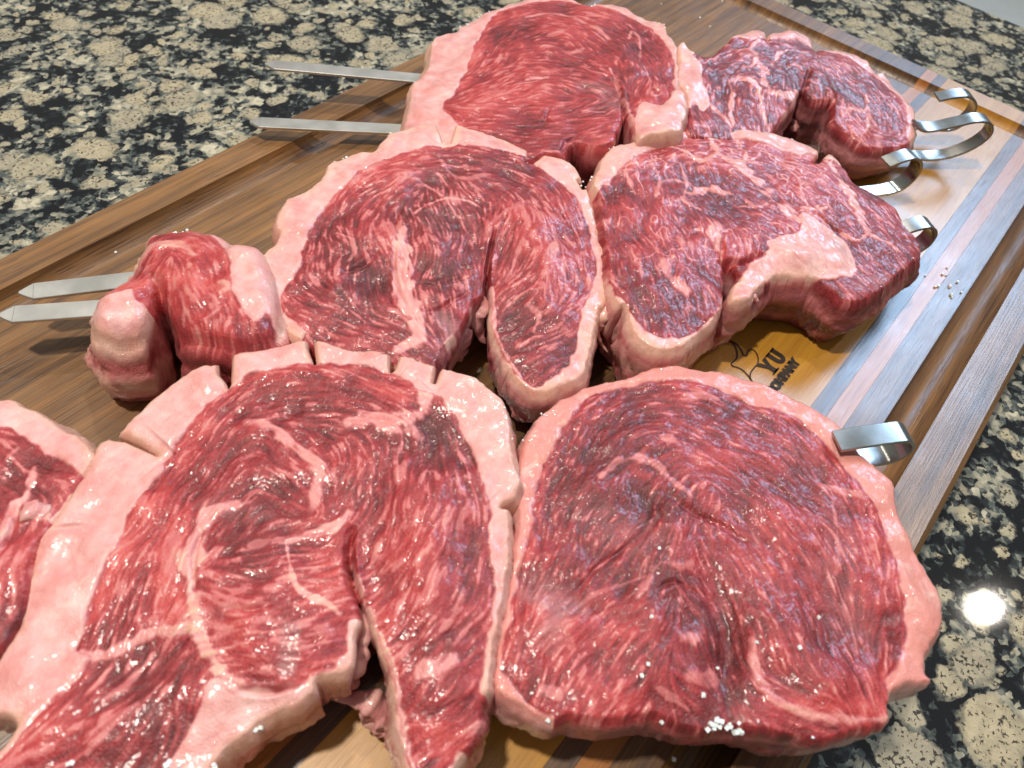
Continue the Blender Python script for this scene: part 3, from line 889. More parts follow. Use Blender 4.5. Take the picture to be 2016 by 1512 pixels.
steaks = {}
steaks[1] = make_steak('beef_steak', 'rear left steak with smooth red grain and thick pink fat at its left', TA, 0.150,
  outline=[(40,900),(60,760),(80,640),(95,560),(140,520),(185,470),(205,400),(225,310),(240,250),(290,220),(380,200),(420,155),(480,130),(540,95),(600,65),(680,40),(760,10),(850,-20),(1000,-40),(1150,-30),(1240,10),(1290,30),(1370,20),(1450,22),(1520,40),(1600,80),(1680,110),(1740,125),(1790,170),(1805,215),(1850,260),(1868,320),(1870,400),(1885,480),(1890,560),(1915,600),(1930,640),(1940,700),(1920,780),(1900,840),(1830,870),(1760,880),(1680,900),(1610,920),(1590,890),(1565,840),(1540,780),(1517,735),(1503,790),(1470,860),(1450,920),(1400,955),(1330,960),(1260,945),(1190,930),(1150,960),(1100,1000),(1050,1010),(980,1005),(880,1040),(700,1020),(500,1000),(350,960),(200,950)],
  lean=[(390,600),(440,500),(490,400),(520,300),(560,220),(600,150),(660,90),(760,50),(860,20),(1000,0),(1150,5),(1280,40),(1400,60),(1500,85),(1600,130),(1700,190),(1770,260),(1820,350),(1845,440),(1835,520),(1840,580),(1800,660),(1740,700),(1640,680),(1600,720),(1580,800),(1590,880),(1510,760),(1490,830),(1450,910),(1390,945),(1190,920),(1100,990),(880,1030),(500,960),(400,830),(330,760),(300,700)],
  seams=[([(1410,460),(1450,520),(1490,620),(1530,700),(1570,800),(1590,880)],22,.75), ([(860,120),(1000,95),(1130,105),(1250,160),(1340,210),(1400,260)],28,.7), ([(1000,240),(1050,228),(1100,215)],52,.6), ([(860,530),(920,526),(990,518)],46,.85), ([(1150,352),(1240,325)],42,.6), ([(600,400),(700,385)],50,.5), ([(640,500),(740,470)],40,.55), ([(600,630),(700,590),(860,560),(1000,520)],14,.7), ([(1230,730),(1380,730)],26,.7), ([(1540,250),(1560,200),(1600,230),(1620,330),(1600,440)],24,.65), ([(1700,580),(1750,620),(1700,640)],26,.7), ([(1640,440),(1680,540),(1660,620)],14,.6)],
  cracks=[([(640,600),(740,575),(830,550)],9,1.6), ([(1190,515),(1250,510)],8,1.2), ([(1440,520),(1480,600),(1505,700),(1517,745)],22,4.0), ([(1010,720),(990,780),(1030,800)],14,1.4), ([(1100,990),(1130,920),(1190,890)],30,2.0)],
  flow=[[(620,200),(800,90),(1000,50),(1250,80),(1450,150),(1650,280),(1760,420),(1780,560)], [(560,420),(700,250),(900,170),(1150,190),(1350,300)], [(450,650),(700,560),(1000,500),(1300,560),(1450,640)], [(400,760),(700,800),(1000,800),(1300,740),(1450,680)], [(1600,200),(1680,400),(1650,600)]],
  lumps=[([(1480,330),(1560,480)],150,2.6), ([(1700,800),(1850,700)],90,1.6), ([(120,640),(180,760)],90,1.8)],
  bright=[([(500,420),(600,180),(700,110)],90,.25), ([(420,560),(480,520)],80,.22), ([(1300,560),(1450,620),(1380,700)],120,-.10)],
  films=[([(1250,560),(1420,620),(1460,700)],160,.28)],
  tilt=(0.05, -0.10), res=0.0005, marb=0.28, mscale=0.8, tone=0.52, seed=1, foot=-0.006,
  walls=[((100,900),)+LF, ((600,1000),.15,.4,.1), ((1190,930),.12,.35,.1), ((1600,900),.5,.5,.4), ((1900,800),)+LF, ((1000,-40),)+LF, ((200,300),)+LF])

steaks[2] = make_steak('beef_steak', 'rear right steak with a dark open fold and glossy marbled right end', TB, 0.138,
  outline=[(60,180),(105,150),(150,200),(200,235),(260,250),(340,240),(380,190),(430,140),(490,95),(600,60),(660,52),(710,70),(760,85),(800,72),(880,62),(945,58),(1000,85),(1080,130),(1100,190),(1180,200),(1300,212),(1380,235),(1450,280),(1510,330),(1530,360),(1570,385),(1620,385),(1660,430),(1700,470),(1750,530),(1800,580),(1840,630),(1865,700),(1880,800),(1880,880),(1800,945),(1650,970),(1550,975),(1460,950),(1380,890),(1300,820),(1240,740),(1240,640),(1200,615),(1110,590),(1050,545),(1028,500),(1000,535),(960,590),(920,650),(880,720),(820,800),(780,860),(700,910),(500,910),(300,890),(120,860),(140,700),(120,540),(60,450),(70,300)],
  lean=[(250,300),(340,255),(450,200),(560,150),(700,135),(860,130),(1000,145),(1090,195),(1180,215),(1300,260),(1400,320),(1500,390),(1600,460),(1700,540),(1760,620),(1800,720),(1810,820),(1790,900),(1650,950),(1540,960),(1460,940),(1380,880),(1300,810),(1245,740),(1240,650),(1100,570),(1040,510),(1030,500),(1000,530),(920,640),(850,740),(780,850),(500,890),(160,840),(190,720),(300,640),(270,520),(240,420)],
  seams=[([(690,330),(720,420),(750,500),(800,560),(900,570),(985,540)],85,.97), ([(450,450),(560,450),(650,500),(690,600),(710,720),(760,820)],52,.92), ([(450,450),(470,560),(460,680),(480,800)],28,.85), ([(640,330),(650,250),(610,205),(680,150)],38,.9), ([(780,340),(830,260),(900,220)],36,.85), ([(1480,560),(1500,660),(1440,690),(1360,680)],50,.9), ([(1510,680),(1510,780),(1490,860)],44,.8), ([(250,560),(330,660),(420,740),(470,810)],34,.9), ([(980,545),(920,650),(880,720),(820,800)],18,.9), ([(480,205),(620,210)],16,.8), ([(1000,240),(1060,240)],20,.8), ([(900,340),(960,330),(1010,380)],22,.6), ([(1330,640),(1340,700),(1300,740)],16,.7), ([(500,300),(620,320)],14,.7)],
  cracks=[([(1030,500),(1045,440),(1060,380)],20,3.0), ([(1240,640),(1250,560),(1220,480)],30,2.0)],
  flow=[[(300,350),(500,250),(700,180),(1000,200),(1300,300),(1550,460),(1720,640),(1760,800)], [(330,450),(340,650),(380,800)], [(580,560),(600,700)], [(1100,400),(1250,560),(1300,700)], [(1350,700),(1500,880),(1650,900)]],
  notches=[[(732,40),(760,40),(750,128),(742,128)], [(1098,110),(1150,170),(1125,215),(1104,205)], [(1530,330),(1580,360),(1580,398)]],
  lumps=[([(1130,440),(1220,560)],130,2.4), ([(1400,420),(1600,600)],260,1.6), ([(560,550),(600,750)],110,1.6)],
  tilt=(-0.02, 0.16), res=0.00055, marb=0.56, net=0.75, mscale=0.95, tone=0.42, seed=2, bulge=0.002, foot=-0.004,
  walls=[((1300,820),.10,.35,.35), ((1500,960),.10,.33,.35), ((1700,960),.15,.45,.25), ((1240,690),.2,.3,.4), ((1100,590),.12,.10,.2), ((950,600),.25,.25,.3), ((1000,60),)+LF, ((1600,390),)+LF, ((1875,800),.7,.6,.1), ((300,890),.3,.4,.1)])

steaks[3] = make_steak('beef_steak', 'small leftmost folded piece of the middle row with pale rounded lobe', TC, 0.165,
  outline=[(610,800),(625,720),(660,655),(720,590),(800,515),(880,430),(940,360),(985,290),(1000,210),(1060,170),(1150,145),(1200,132),(1300,135),(1420,140),(1560,170),(1700,230),(1800,270),(1870,300),(1930,420),(1960,600),(1950,800),(1840,900),(1660,930),(1480,900),(1300,860),(1220,800),(1180,720),(1140,640),(1110,600),(1075,620),(1050,700),(1010,790),(940,850),(840,890),(740,900),(650,870)],
  lean=[(665,690),(740,600),(880,440),(960,350),(1010,250),(1080,190),(1200,165),(1400,170),(1500,210),(1580,290),(1620,380),(1650,500),(1640,600),(1700,700),(1800,880),(1480,890),(1300,850),(1230,800),(1180,720),(1120,600),(1080,560),(1000,590),(900,610),(800,640),(700,680)],
  seams=[([(960,420),(1050,330),(1180,300),(1320,330),(1380,380)],60,.8), ([(1100,280),(1250,275)],20,.7), ([(840,560),(900,500),(980,430)],50,.7), ([(1560,560),(1620,600),(1560,640)],60,.8), ([(1450,800),(1520,760),(1560,720)],26,.7), ([(1280,620),(1300,720),(1280,800)],30,.6)],
  cracks=[([(1110,610),(1100,540),(1060,480)],60,4.0), ([(1100,600),(1130,480)],60,2.0)],
  flow=[[(1050,280),(1200,200),(1400,230),(1550,340),(1600,500)], [(700,650),(850,520),(960,420)], [(1300,600),(1350,800)], [(1500,640),(1520,860)]],
  lumps=[([(760,760),(900,740)],200,1.5), ([(1250,420),(1450,450)],200,2.0)],
  bright=[([(680,660),(850,560),(1050,540)],120,.35), ([(1100,500),(1600,600)],120,.25)],
  tilt=(0.05, -0.10), res=0.00055, marb=0.62, net=0.35, mscale=0.8, tone=0.62, rim=0.010, wall_smooth=6.0, wall_lump=1.5, lumpy=2.4, rough=0.6, seed=3, bulge=0.006, foot=0.004,
  walls=[((620,760),.75,.70,.15), ((800,890),.72,.80,.2), ((1000,800),.60,.6,.2), ((1100,620),.25,.2,.1), ((1200,760),.3,.45,.1), ((1400,890),.32,.5,.15), ((1700,920),.3,.45,.15), ((1300,135),)+LF])

steaks[4] = make_steak('beef_steak', 'large marbled C-shaped steak in the centre with scored pale fat', TD, 0.142,
  outline=[(60,930),(90,850),(150,760),(200,685),(250,640),(262,590),(245,545),(262,500),(300,440),(320,412),(400,385),(460,345),(500,290),(512,252),(570,225),(620,205),(690,185),(740,180),(790,130),(830,90),(900,80),(960,65),(1040,50),(1100,50),(1160,55),(1300,95),(1420,130),(1515,175),(1560,195),(1600,190),(1680,225),(1740,250),(1780,310),(1800,360),(1830,440),(1850,520),(1880,590),(1905,640),(1900,700),(1930,740),(1938,800),(1930,880),(1900,950),(1865,1010),(1850,1060),(1835,1120),(1830,1180),(1815,1250),(1790,1300),(1720,1340),(1640,1370),(1560,1385),(1490,1350),(1440,1290),(1400,1230),(1350,1130),(1318,1050),(1316,950),(1320,850),(1312,770),(1303,860),(1290,900),(1240,930),(1220,990),(1170,1080),(1090,1160),(1060,1250),(950,1250),(700,1220),(500,1180),(340,1110),(250,1030),(170,1010),(90,1000)],
  lean=[(300,890),(380,760),(400,640),(440,560),(520,450),(600,360),(700,290),(820,230),(960,190),(1100,165),(1250,165),(1400,185),(1500,215),(1600,290),(1700,370),(1760,450),(1810,560),(1840,680),(1850,800),(1820,900),(1790,960),(1770,1060),(1750,1170),(1710,1240),(1640,1310),(1560,1350),(1490,1330),(1440,1270),(1390,1190),(1340,1080),(1325,1000),(1330,860),(1312,770),(1305,870),(1230,940),(1200,1050),(1080,1130),(1060,1240),(900,1200),(700,1190),(500,1140),(380,1060),(300,1000),(270,960)],
  seams=[([(950,500),(1000,465),(1080,435),(1160,430),(1230,445),(1290,480)],16,.9), ([(885,590),(880,650),(890,700),(875,780),(890,880),(930,960),(950,1040),(960,1110),(880,1170)],75,.95), ([(560,600),(630,640),(650,700),(620,740)],24,.6), ([(1330,860),(1335,960),(1340,1050),(1380,1150),(1430,1230),(1480,1310)],22,.95), ([(1640,620),(1630,720),(1590,800)],46,.65), ([(1330,560),(1400,500),(1480,470)],24,.5), ([(1080,240),(1130,300),(1200,330),(1300,310)],34,.55), ([(960,330),(1040,380),(1090,420)],20,.6), ([(1500,960),(1560,1020),(1540,1090)],30,.6), ([(1470,660),(1440,760),(1400,840)],26,.55), ([(1310,540),(1310,640)],20,.5)],
  cracks=[([(1330,640),(1318,720),(1308,800),(1305,880)],16,5.0), ([(1345,590),(1330,650)],10,2.0), ([(880,480),(850,530),(880,600)],26,2.0), ([(600,800),(700,760),(760,700)],22,1.6), ([(960,850),(1060,860),(1200,820)],16,1.2), ([(860,640),(845,760),(870,900),(910,980)],14,1.2), ([(1010,1000),(1080,980),(1200,900)],18,1.4)],
  flow=[[(420,760),(480,600),(600,430),(760,320),(960,240),(1200,220),(1450,270)], [(560,560),(640,760),(700,950)], [(1450,330),(1620,460),(1740,640),(1770,820)], [(1480,560),(1440,700),(1420,800)], [(1560,640),(1600,820),(1640,960)], [(1400,900),(1500,820),(1580,700)], [(1450,1150),(1600,1080),(1720,960)], [(980,560),(1080,700),(1100,900)], [(1150,520),(1180,760)], [(450,900),(600,1000),(800,1080)], [(1100,330),(1180,420)]],
  notches=[[(1040,10),(1172,10),(1150,60),(1122,146),(1092,146),(1066,70)], [(1520,110),(1650,140),(1584,196),(1536,236),(1506,232),(1518,175)], [(1760,330),(1830,320),(1800,372),(1785,372)]],
  films=[([(1080,1020),(1160,1100),(1100,1180)],110,.5), ([(1020,560),(1200,520)],120,.22), ([(1240,950),(1290,1000)],60,.5)],
  lumps=[([(1060,600),(1080,900)],170,1.8), ([(1550,600),(1600,1000)],220,2.2), ([(600,900),(700,600)],200,1.2), ([(110,920),(200,880)],90,3.0)],
  bright=[([(560,420),(760,290),(1000,230)],90,.16), ([(1000,560),(1150,760),(1050,950)],190,-.16), ([(620,650),(700,900)],200,-.10)],
  outer_cream=1.7, tilt=(0.02, 0.05), res=0.00048, marb=0.60, net=0.25, mscale=1.0, tone=0.45, seed=4, bulge=0.003, foot=-0.006,
  walls=[((80,980),.85,.85,.0), ((250,1030),.8,.8,.0), ((500,1180),.3,.5,0), ((1060,1250),.4,.5,.4), ((1200,1050),.45,.45,.6), ((1300,900),.35,.3,.4), ((1316,1000),.6,.5,.4), ((1420,1270),.72,.6,.45), ((1600,1380),.7,.7,.4), ((1800,1280),.75,.75,.1), ((1920,850),)+LF, ((1000,60),)+LF, ((260,520),)+LF])

steaks[5] = make_steak('beef_steak', 'right steak of the middle row with net-like white marbling and broad fold of fat', TE, 0.142,
  outline=[(165,340),(200,260),(240,190),(280,170),(360,145),(450,120),(560,95),(650,80),(760,85),(880,90),(980,100),(1080,115),(1170,130),(1240,160),(1300,192),(1345,200),(1380,220),(1430,275),(1490,340),(1560,370),(1640,430),(1700,490),(1740,550),(1780,600),(1815,650),(1820,690),(1800,725),(1740,765),(1690,805),(1640,855),(1560,905),(1500,935),(1420,915),(1380,880),(1330,845),(1280,815),(1200,810),(1100,800),(1050,830),(1000,865),(975,900),(950,935),(890,950),(845,930),(860,860),(900,810),(860,750),(815,735),(825,800),(829,880),(815,960),(780,1015),(730,1065),(680,1115),(620,1155),(540,1180),(470,1170),(410,1140),(370,1080),(345,1000),(330,950),(300,950),(270,900),(250,820),(245,760),(238,700),(235,640),(222,560),(210,480),(205,400)],
  lean=[(222,600),(215,500),(228,400),(265,325),(330,270),(420,210),(520,160),(640,130),(760,125),(880,135),(1000,160),(1120,200),(1240,235),(1330,262),(1420,300),(1490,362),(1560,395),(1650,460),(1730,550),(1800,650),(1795,710),(1680,795),(1620,860),(1500,915),(1420,890),(1330,820),(1200,790),(1000,830),(870,860),(910,800),(860,745),(815,730),(822,800),(826,880),(810,955),(770,1005),(700,1070),(620,1110),(540,1120),(470,1100),(400,1060),(370,1000),(330,930),(270,880),(240,760)],
  fatpolys=[[(1200,500),(1280,540),(1350,590),(1420,650),(1470,720),(1472,800),(1400,815),(1300,815),(1200,810),(1100,800),(1040,830),(980,900),(950,935),(890,950),(840,930),(860,860),(900,820),(960,750),(1030,700),(1050,640),(1120,610),(1190,590)]],
  seams=[([(750,130),(790,210),(880,260),(940,310),(1000,370),(1060,430),(1130,500),(1220,560)],62,.96), ([(560,170),(640,210),(700,250),(790,215)],26,.9), ([(790,215),(850,255),(915,260),(930,200)],24,.9), ([(900,250),(980,230),(1010,180)],14,.7), ([(660,400),(740,370),(850,400)],46,.9), ([(1330,240),(1400,340),(1460,440),(1500,520),(1540,600),(1640,660)],48,.9), ([(1130,470),(1200,540)],50,.9), ([(1200,480),(1280,490),(1340,470)],22,.8), ([(800,680),(822,780),(826,880),(810,960),(770,1010)],14,.95), ([(560,730),(520,770),(560,840),(640,890)],44,.75), ([(800,540),(770,620),(800,690)],44,.75), ([(600,250),(640,350),(620,430),(700,480)],24,.7), ([(440,240),(500,330),(480,420)],20,.65), ([(330,300),(380,400)],18,.6), ([(640,350),(560,330),(480,350)],18,.65), ([(1060,430),(1000,470),(900,460)],20,.7), ([(1080,250),(1180,330),(1200,430)],16,.6), ([(1180,330),(1260,340),(1330,380)],14,.55), ([(1540,600),(1480,640),(1400,600)],24,.7), ([(1640,660),(1700,700)],30,.6)],
  cracks=[([(815,740),(850,740),(930,740),(1020,700)],22,3.5), ([(810,640),(815,740)],14,2.5), ([(1270,500),(1350,560),(1440,640)],14,1.6)],
  flow=[[(260,480),(280,700),(330,900),(420,1060)], [(400,350),(480,560),(560,800),(620,1000)], [(600,300),(760,500),(790,700)], [(350,280),(600,170),(900,170),(1200,260)], [(1100,300),(1300,450),(1500,700),(1650,820)], [(900,480),(1050,540)], [(1480,400),(1640,560),(1760,680)]],
  notches=[[(1296,140),(1360,170),(1320,216),(1290,250),(1266,246),(1296,210)]],
  films=[([(1310,630),(1390,680)],80,.8), ([(1500,860),(1640,820)],90,.25)],
  lumps=[([(1150,720),(1380,730)],110,2.8), ([(450,900),(600,700)],260,1.4), ([(1560,620),(1700,700)],160,1.2), ([(900,920),(960,900)],50,1.6)],
  outer_cream=1.7, tilt=(-0.04, 0.04), res=0.00048, marb=0.46, net=0.95, mscale=1.1, tone=0.50, seed=5, bulge=0.003, foot=-0.004,
  walls=[((1480,930),.08,.30,.15), ((1700,810),.10,.33,.15), ((1300,830),.06,.28,.15), ((1100,810),.08,.28,.15), ((880,950),.45,.5,.4), ((829,880),.45,.45,.5), ((700,1100),.6,.6,.45), ((540,1180),.62,.7,.35), ((390,1110),.7,.75,.2), ((320,960),.6,.6,.3), ((230,600),.4,.5,.1), ((700,80),)+LF, ((1600,400),.3,.5,.1)])

steaks[6] = make_steak('beef_steak', 'front row piece cut off by the left picture edge', TF, 0.130,
  outline=[(-160,280),(-60,250),(0,243),(40,245),(100,270),(170,310),(230,350),(280,380),(315,420),(320,455),(300,500),(260,560),(210,640),(170,700),(130,740),(110,800),(95,900),(70,970),(20,1080),(-40,1120),(-160,1120)],
  lean=[(-160,350),(0,340),(60,360),(120,400),(180,440),(240,480),(285,505),(240,580),(170,660),(130,700),(105,800),(85,960),(10,1070),(-160,1100)],
  seams=[([(115,480),(95,560),(50,620),(20,680),(-20,760)],42,.9), ([(100,610),(130,640),(160,650)],40,.9), ([(20,460),(60,420)],20,.6), ([(200,420),(250,470)],30,.6)],
  cracks=[([(60,640),(30,720),(0,800)],20,1.4)],
  flow=[[(0,380),(100,430),(200,520)], [(30,900),(60,760),(110,660)], [(-40,980),(20,860)]],
  tilt=(0.0, 0.0), res=0.0005, marb=0.42, net=0.2, tone=0.45, seed=6,
  walls=[((320,450),)+LF, ((100,900),.2,.4,.1), ((0,1100),.2,.4,.1)])

steaks[7] = make_steak('beef_steak', 'large front left steak with wide scored fat cap and long hanging leg', TF, 0.140,
  outline=[(-70,1240),(0,1110),(30,1060),(60,990),(75,900),(100,830),(115,760),(108,720),(130,690),(165,680),(190,640),(240,560),(300,470),(325,410),(360,385),(410,350),(480,280),(560,215),(640,155),(690,128),(730,130),(785,100),(830,80),(900,65),(960,52),(1030,42),(1100,48),(1200,68),(1330,85),(1370,93),(1420,105),(1490,130),(1540,140),(1600,165),(1660,200),(1710,240),(1735,290),(1750,350),(1755,420),(1775,490),(1785,540),(1765,590),(1745,640),(1748,720),(1745,800),(1735,880),(1715,960),(1700,1050),(1690,1120),(1680,1200),(1660,1270),(1648,1310),(1645,1370),(1620,1430),(1560,1500),(1500,1570),(1410,1570),(1372,1500),(1350,1400),(1335,1300),(1325,1200),(1298,1120),(1270,1030),(1240,950),(1205,870),(1197,810),(1212,880),(1222,940),(1230,1000),(1215,1060),(1210,1130),(1180,1180),(1090,1210),(1062,1260),(1000,1310),(900,1345),(830,1400),(760,1445),(720,1500),(700,1570),(400,1600),(-30,1600),(-70,1500),(0,1440),(40,1385),(50,1350),(0,1330),(-70,1340)],
  lean=[(270,1060),(300,960),(340,880),(390,760),(420,700),(470,600),(530,520),(590,420),(680,300),(760,230),(860,170),(960,140),(1060,125),(1200,130),(1300,150),(1380,180),(1430,220),(1480,240),(1540,290),(1580,360),(1620,450),(1650,540),(1675,640),(1670,740),(1690,860),(1690,960),(1670,1060),(1660,1150),(1640,1250),(1630,1360),(1600,1430),(1540,1500),(1490,1570),(1430,1570),(1385,1460),(1365,1350),(1350,1250),(1320,1150),(1290,1060),(1250,960),(1210,870),(1197,800),(1205,880),(1205,950),(1185,1050),(1180,1130),(1080,1200),(1000,1240),(850,1245),(790,1215),(720,1215),(690,1300),(630,1410),(560,1500),(500,1590),(-30,1590),(0,1480),(60,1420),(140,1320),(230,1230),(300,1140),(250,1110)],
  seams=[([(240,1135),(330,1130),(430,1090),(530,1050),(650,1030)],48,.93), ([(800,610),(720,640),(685,700),(655,790),(650,880),(660,960),(680,1050),(720,1130),(790,1220),(860,1260)],56,.95), ([(850,325),(930,345),(985,395),(1050,440),(1090,500),(1080,560),(1070,620)],42,.72), ([(1190,330),(1280,315),(1360,335),(1440,290),(1450,230)],74,.85), ([(1380,330),(1430,380)],50,.6), ([(980,745),(1080,710),(1140,690),(1190,640)],36,.85), ([(980,760),(1000,860),(1030,920),(1120,960),(1160,990)],17,.9), ([(1197,800),(1240,930),(1280,1040),(1320,1130),(1345,1230),(1362,1340),(1390,1450),(1430,1550)],24,.97), ([(1430,1190),(1540,1150)],54,.7), ([(1380,470),(1360,540)],30,.5), ([(1600,600),(1560,700)],24,.5), ([(1500,860),(1460,960)],26,.5), ([(1580,900),(1540,1020)],26,.5), ([(620,690),(590,760),(600,860)],60,.5), ([(350,1280),(450,1210),(520,1120)],26,.6), ([(300,1460),(420,1340),(470,1300)],24,.55), ([(860,760),(920,740)],30,.45), ([(1030,880),(1130,880)],12,.6), ([(1020,840),(1110,830)],12,.6)],
  fatpolys=[[(720,1215),(800,1255),(900,1268),(1060,1255),(1010,1310),(900,1350),(830,1405),(760,1450),(720,1500),(700,1570),(560,1590),(600,1480),(640,1410),(690,1320)]],
  cracks=[([(1200,700),(1192,780),(1200,860),(1225,930)],22,5.5), ([(830,1250),(920,1255),(1000,1235)],16,2.2), ([(690,700),(665,800),(668,940)],14,1.4), ([(180,700),(240,690),(290,680)],12,1.2), ([(640,1040),(620,1100)],20,1.2), ([(780,980),(860,990),(940,960)],20,1.2)],
  flow=[[(300,1060),(400,820),(520,600),(660,380),(800,250),(1000,180),(1200,190),(1340,230)], [(450,1050),(540,850),(620,700),(720,560),(860,450),(1000,510)], [(900,380),(1040,560)], [(1300,720),(1350,600)], [(1280,440),(1270,560)], [(1430,640),(1460,480)], [(1450,900),(1500,780)], [(1400,1180),(1500,1080)], [(1500,1380),(1600,1300)], [(1560,420),(1620,580)], [(760,900),(900,930),(1050,900)], [(780,1150),(950,1100),(1120,1050)], [(100,1500),(250,1380),(400,1250)], [(300,1530),(480,1330)], [(600,1350),(660,1200)], [(1340,1000),(1400,900)]],
  notches=[[(330,330),(400,366),(432,378),(475,396),(540,440),(470,408),(425,388),(380,382)], [(742,100),(790,80),(786,190),(777,208),(770,190),(744,160)], [(1046,20),(1070,20),(1072,70),(1080,122),(1070,122),(1050,70)], [(1332,60),(1372,60),(1358,110),(1344,146),(1332,152),(1330,130)], [(1492,110),(1520,120),(1500,148),(1486,188),(1478,186),(1486,150)], [(1800,570),(1720,602),(1712,612),(1725,612),(1800,640)]],
  films=[([(1000,1050),(985,1180)],60,.75), ([(760,990),(700,1000)],60,.3), ([(880,1240),(1060,1260)],60,.3), ([(700,620),(900,640)],100,.2)],
  lumps=[([(850,850),(950,1100)],260,3.0), ([(1450,600),(1500,1200)],200,2.6), ([(200,700),(330,480)],80,1.4), ([(400,1400),(600,1250)],160,1.8)],
  bright=[([(320,1000),(430,760),(560,560),(700,340)],60,.25), ([(600,700),(560,900),(620,1000)],80,.32), ([(850,750),(950,1000)],230,-.16), ([(1480,600),(1560,800)],160,-.05), ([(150,1450),(450,1400)],200,.05), ([(1430,1400),(1550,1420)],80,.3), ([(1250,200),(1380,250)],60,.3)],
  tilt=(0.06, -0.02), res=0.00042, marb=0.50, net=0.12, mscale=0.95, tone=0.48, seed=7, bulge=0.003, foot=-0.006,
  walls=[((-50,1200),)+LF, ((900,1360),.68,.7,.4), ((750,1480),.66,.7,.4), ((1080,1230),.6,.55,.45), ((1215,1050),.5,.45,.5), ((1230,950),.35,.3,.4), ((1300,1130),.55,.5,.4), ((1345,1400),.7,.65,.35), ((1500,1560),.6,.6,.2), ((1640,1350),.35,.5,.2), ((1690,1150),.8,.75,.2), ((1780,540),)+LF, ((1000,50),)+LF, ((200,620),)+LF])

steaks[8] = make_steak('beef_steak', 'large front right steak with deep red folded grain and salted lower edge', TG, 0.140,
  outline=[(58,1150),(75,1050),(95,950),(110,850),(125,760),(138,650),(140,560),(140,460),(150,380),(180,310),(230,240),(290,190),(380,140),(460,118),(560,92),(640,66),(720,60),(800,70),(900,86),(1000,116),(1100,157),(1200,213),(1300,282),(1360,360),(1420,415),(1480,470),(1505,520),(1522,600),(1560,690),(1610,790),(1650,850),(1685,905),(1682,980),(1652,1050),(1622,1120),(1622,1170),(1636,1195),(1600,1210),(1545,1212),(1495,1240),(1478,1290),(1487,1350),(1400,1372),(1330,1395),(1250,1408),(1150,1400),(1080,1390),(980,1370),(900,1365),(800,1370),(700,1345),(640,1325),(560,1330),(450,1340),(380,1335),(330,1325),(280,1350),(235,1335),(190,1310),(130,1275),(80,1245),(58,1200)],
  lean=[(110,1000),(140,850),(180,700),(200,560),(230,440),(280,340),(330,260),(390,180),(470,150),(600,125),(700,118),(800,132),(900,165),(1000,210),(1100,240),(1180,290),(1260,370),(1320,440),(1390,530),(1440,610),(1480,720),(1510,830),(1530,950),(1535,1060),(1510,1140),(1472,1190),(1470,1300),(1400,1350),(1200,1385),(1150,1390),(900,1360),(640,1320),(380,1328),(200,1295),(90,1150)],
  seams=[([(440,470),(500,425),(570,405),(640,430),(700,490),(760,540)],34,.62), ([(570,900),(610,840),(650,785),(720,800),(760,780)],40,.55), ([(980,1060),(1000,1180),(1060,1260),(1180,1320),(1320,1340),(1478,1335)],30,.72), ([(1290,870),(1340,1000),(1360,1100)],24,.62), ([(1230,490),(1300,520),(1390,545)],28,.6), ([(670,330),(700,340)],42,.6), ([(760,1190),(850,1180)],46,.55), ([(740,1050),(780,1045)],50,.6), ([(330,960),(420,890),(600,830)],14,.45), ([(1270,560),(1290,700),(1280,820)],16,.5), ([(860,560),(960,640),(1010,720)],18,.45), ([(1000,780),(1080,900)],20,.45), ([(240,1230),(290,1250)],46,.7), ([(640,1230),(760,1300)],20,.5), ([(740,180),(860,190)],24,.55)],
  cracks=[([(820,800),(860,900),(900,1000),(910,1100),(890,1200),(920,1320)],90,3.4), ([(660,520),(760,590),(870,640),(960,700)],26,1.5), ([(350,900),(420,800),(560,700),(650,620)],20,1.0), ([(1500,1150),(1450,1200),(1470,1100)],26,1.4), ([(230,1140),(240,1060),(290,1020)],16,.9), ([(630,890),(700,850),(820,900)],24,1.2), ([(1000,450),(1100,520),(1200,640)],20,.8)],
  flow=[[(130,1050),(180,800),(240,560),(340,330),(500,200),(700,170),(900,220),(1150,350),(1350,580),(1460,850),(1480,1080)], [(300,700),(400,500),(560,360),(740,330),(900,420)], [(250,1000),(400,850),(540,700),(650,560),(700,520)], [(640,560),(660,700),(660,800)], [(720,860),(860,1000),(900,1250)], [(1000,700),(1200,950),(1300,1200)], [(1000,480),(1250,700),(1400,1000)], [(450,1200),(600,1000),(650,850)], [(300,1200),(420,1050),(560,940)], [(1000,1250),(1250,1330)], [(760,1150),(860,1250)]],
  films=[([(200,880),(300,950),(250,1020)],130,.55), ([(250,920),(380,960)],60,.35), ([(1150,400),(1250,700),(1330,1000)],160,.14), ([(400,600),(560,680)],180,.16)],
  lumps=[([(1100,1000),(1250,1200)],180,3.6), ([(640,900),(620,1150)],170,3.0), ([(700,560),(660,780)],120,2.0), ([(400,500),(560,330)],180,1.6), ([(1050,550),(1200,800)],160,1.5)],
  bright=[([(300,800),(480,600),(620,560)],140,-.10), ([(900,1000),(900,1250)],110,-.18), ([(1050,1270),(1300,1310),(1450,1290)],60,.25), ([(200,620),(240,460)],40,.15), ([(1480,900),(1490,1080)],60,-.12), ([(560,450),(640,480)],60,.2)],
  tilt=(0.0, -0.03), res=0.00042, marb=0.20, net=0.0, mscale=0.75, tone=0.47, seed=8, bulge=0.002, foot=-0.008, outer_cream=0.35, fat_tone=0.16,
  walls=[((60,1180),.75,.6,.2), ((150,1290),.7,.6,.3), ((400,1340),.25,.5,.2), ((800,1370),.12,.4,.1), ((1100,1390),.10,.4,.1), ((1300,1400),.15,.4,.1), ((1450,1360),.4,.5,.2), ((1600,1205),.8,.5,0), ((1680,950),.85,.5,0), ((700,75),.85,.5,0), ((145,500),.85,.5,0)])

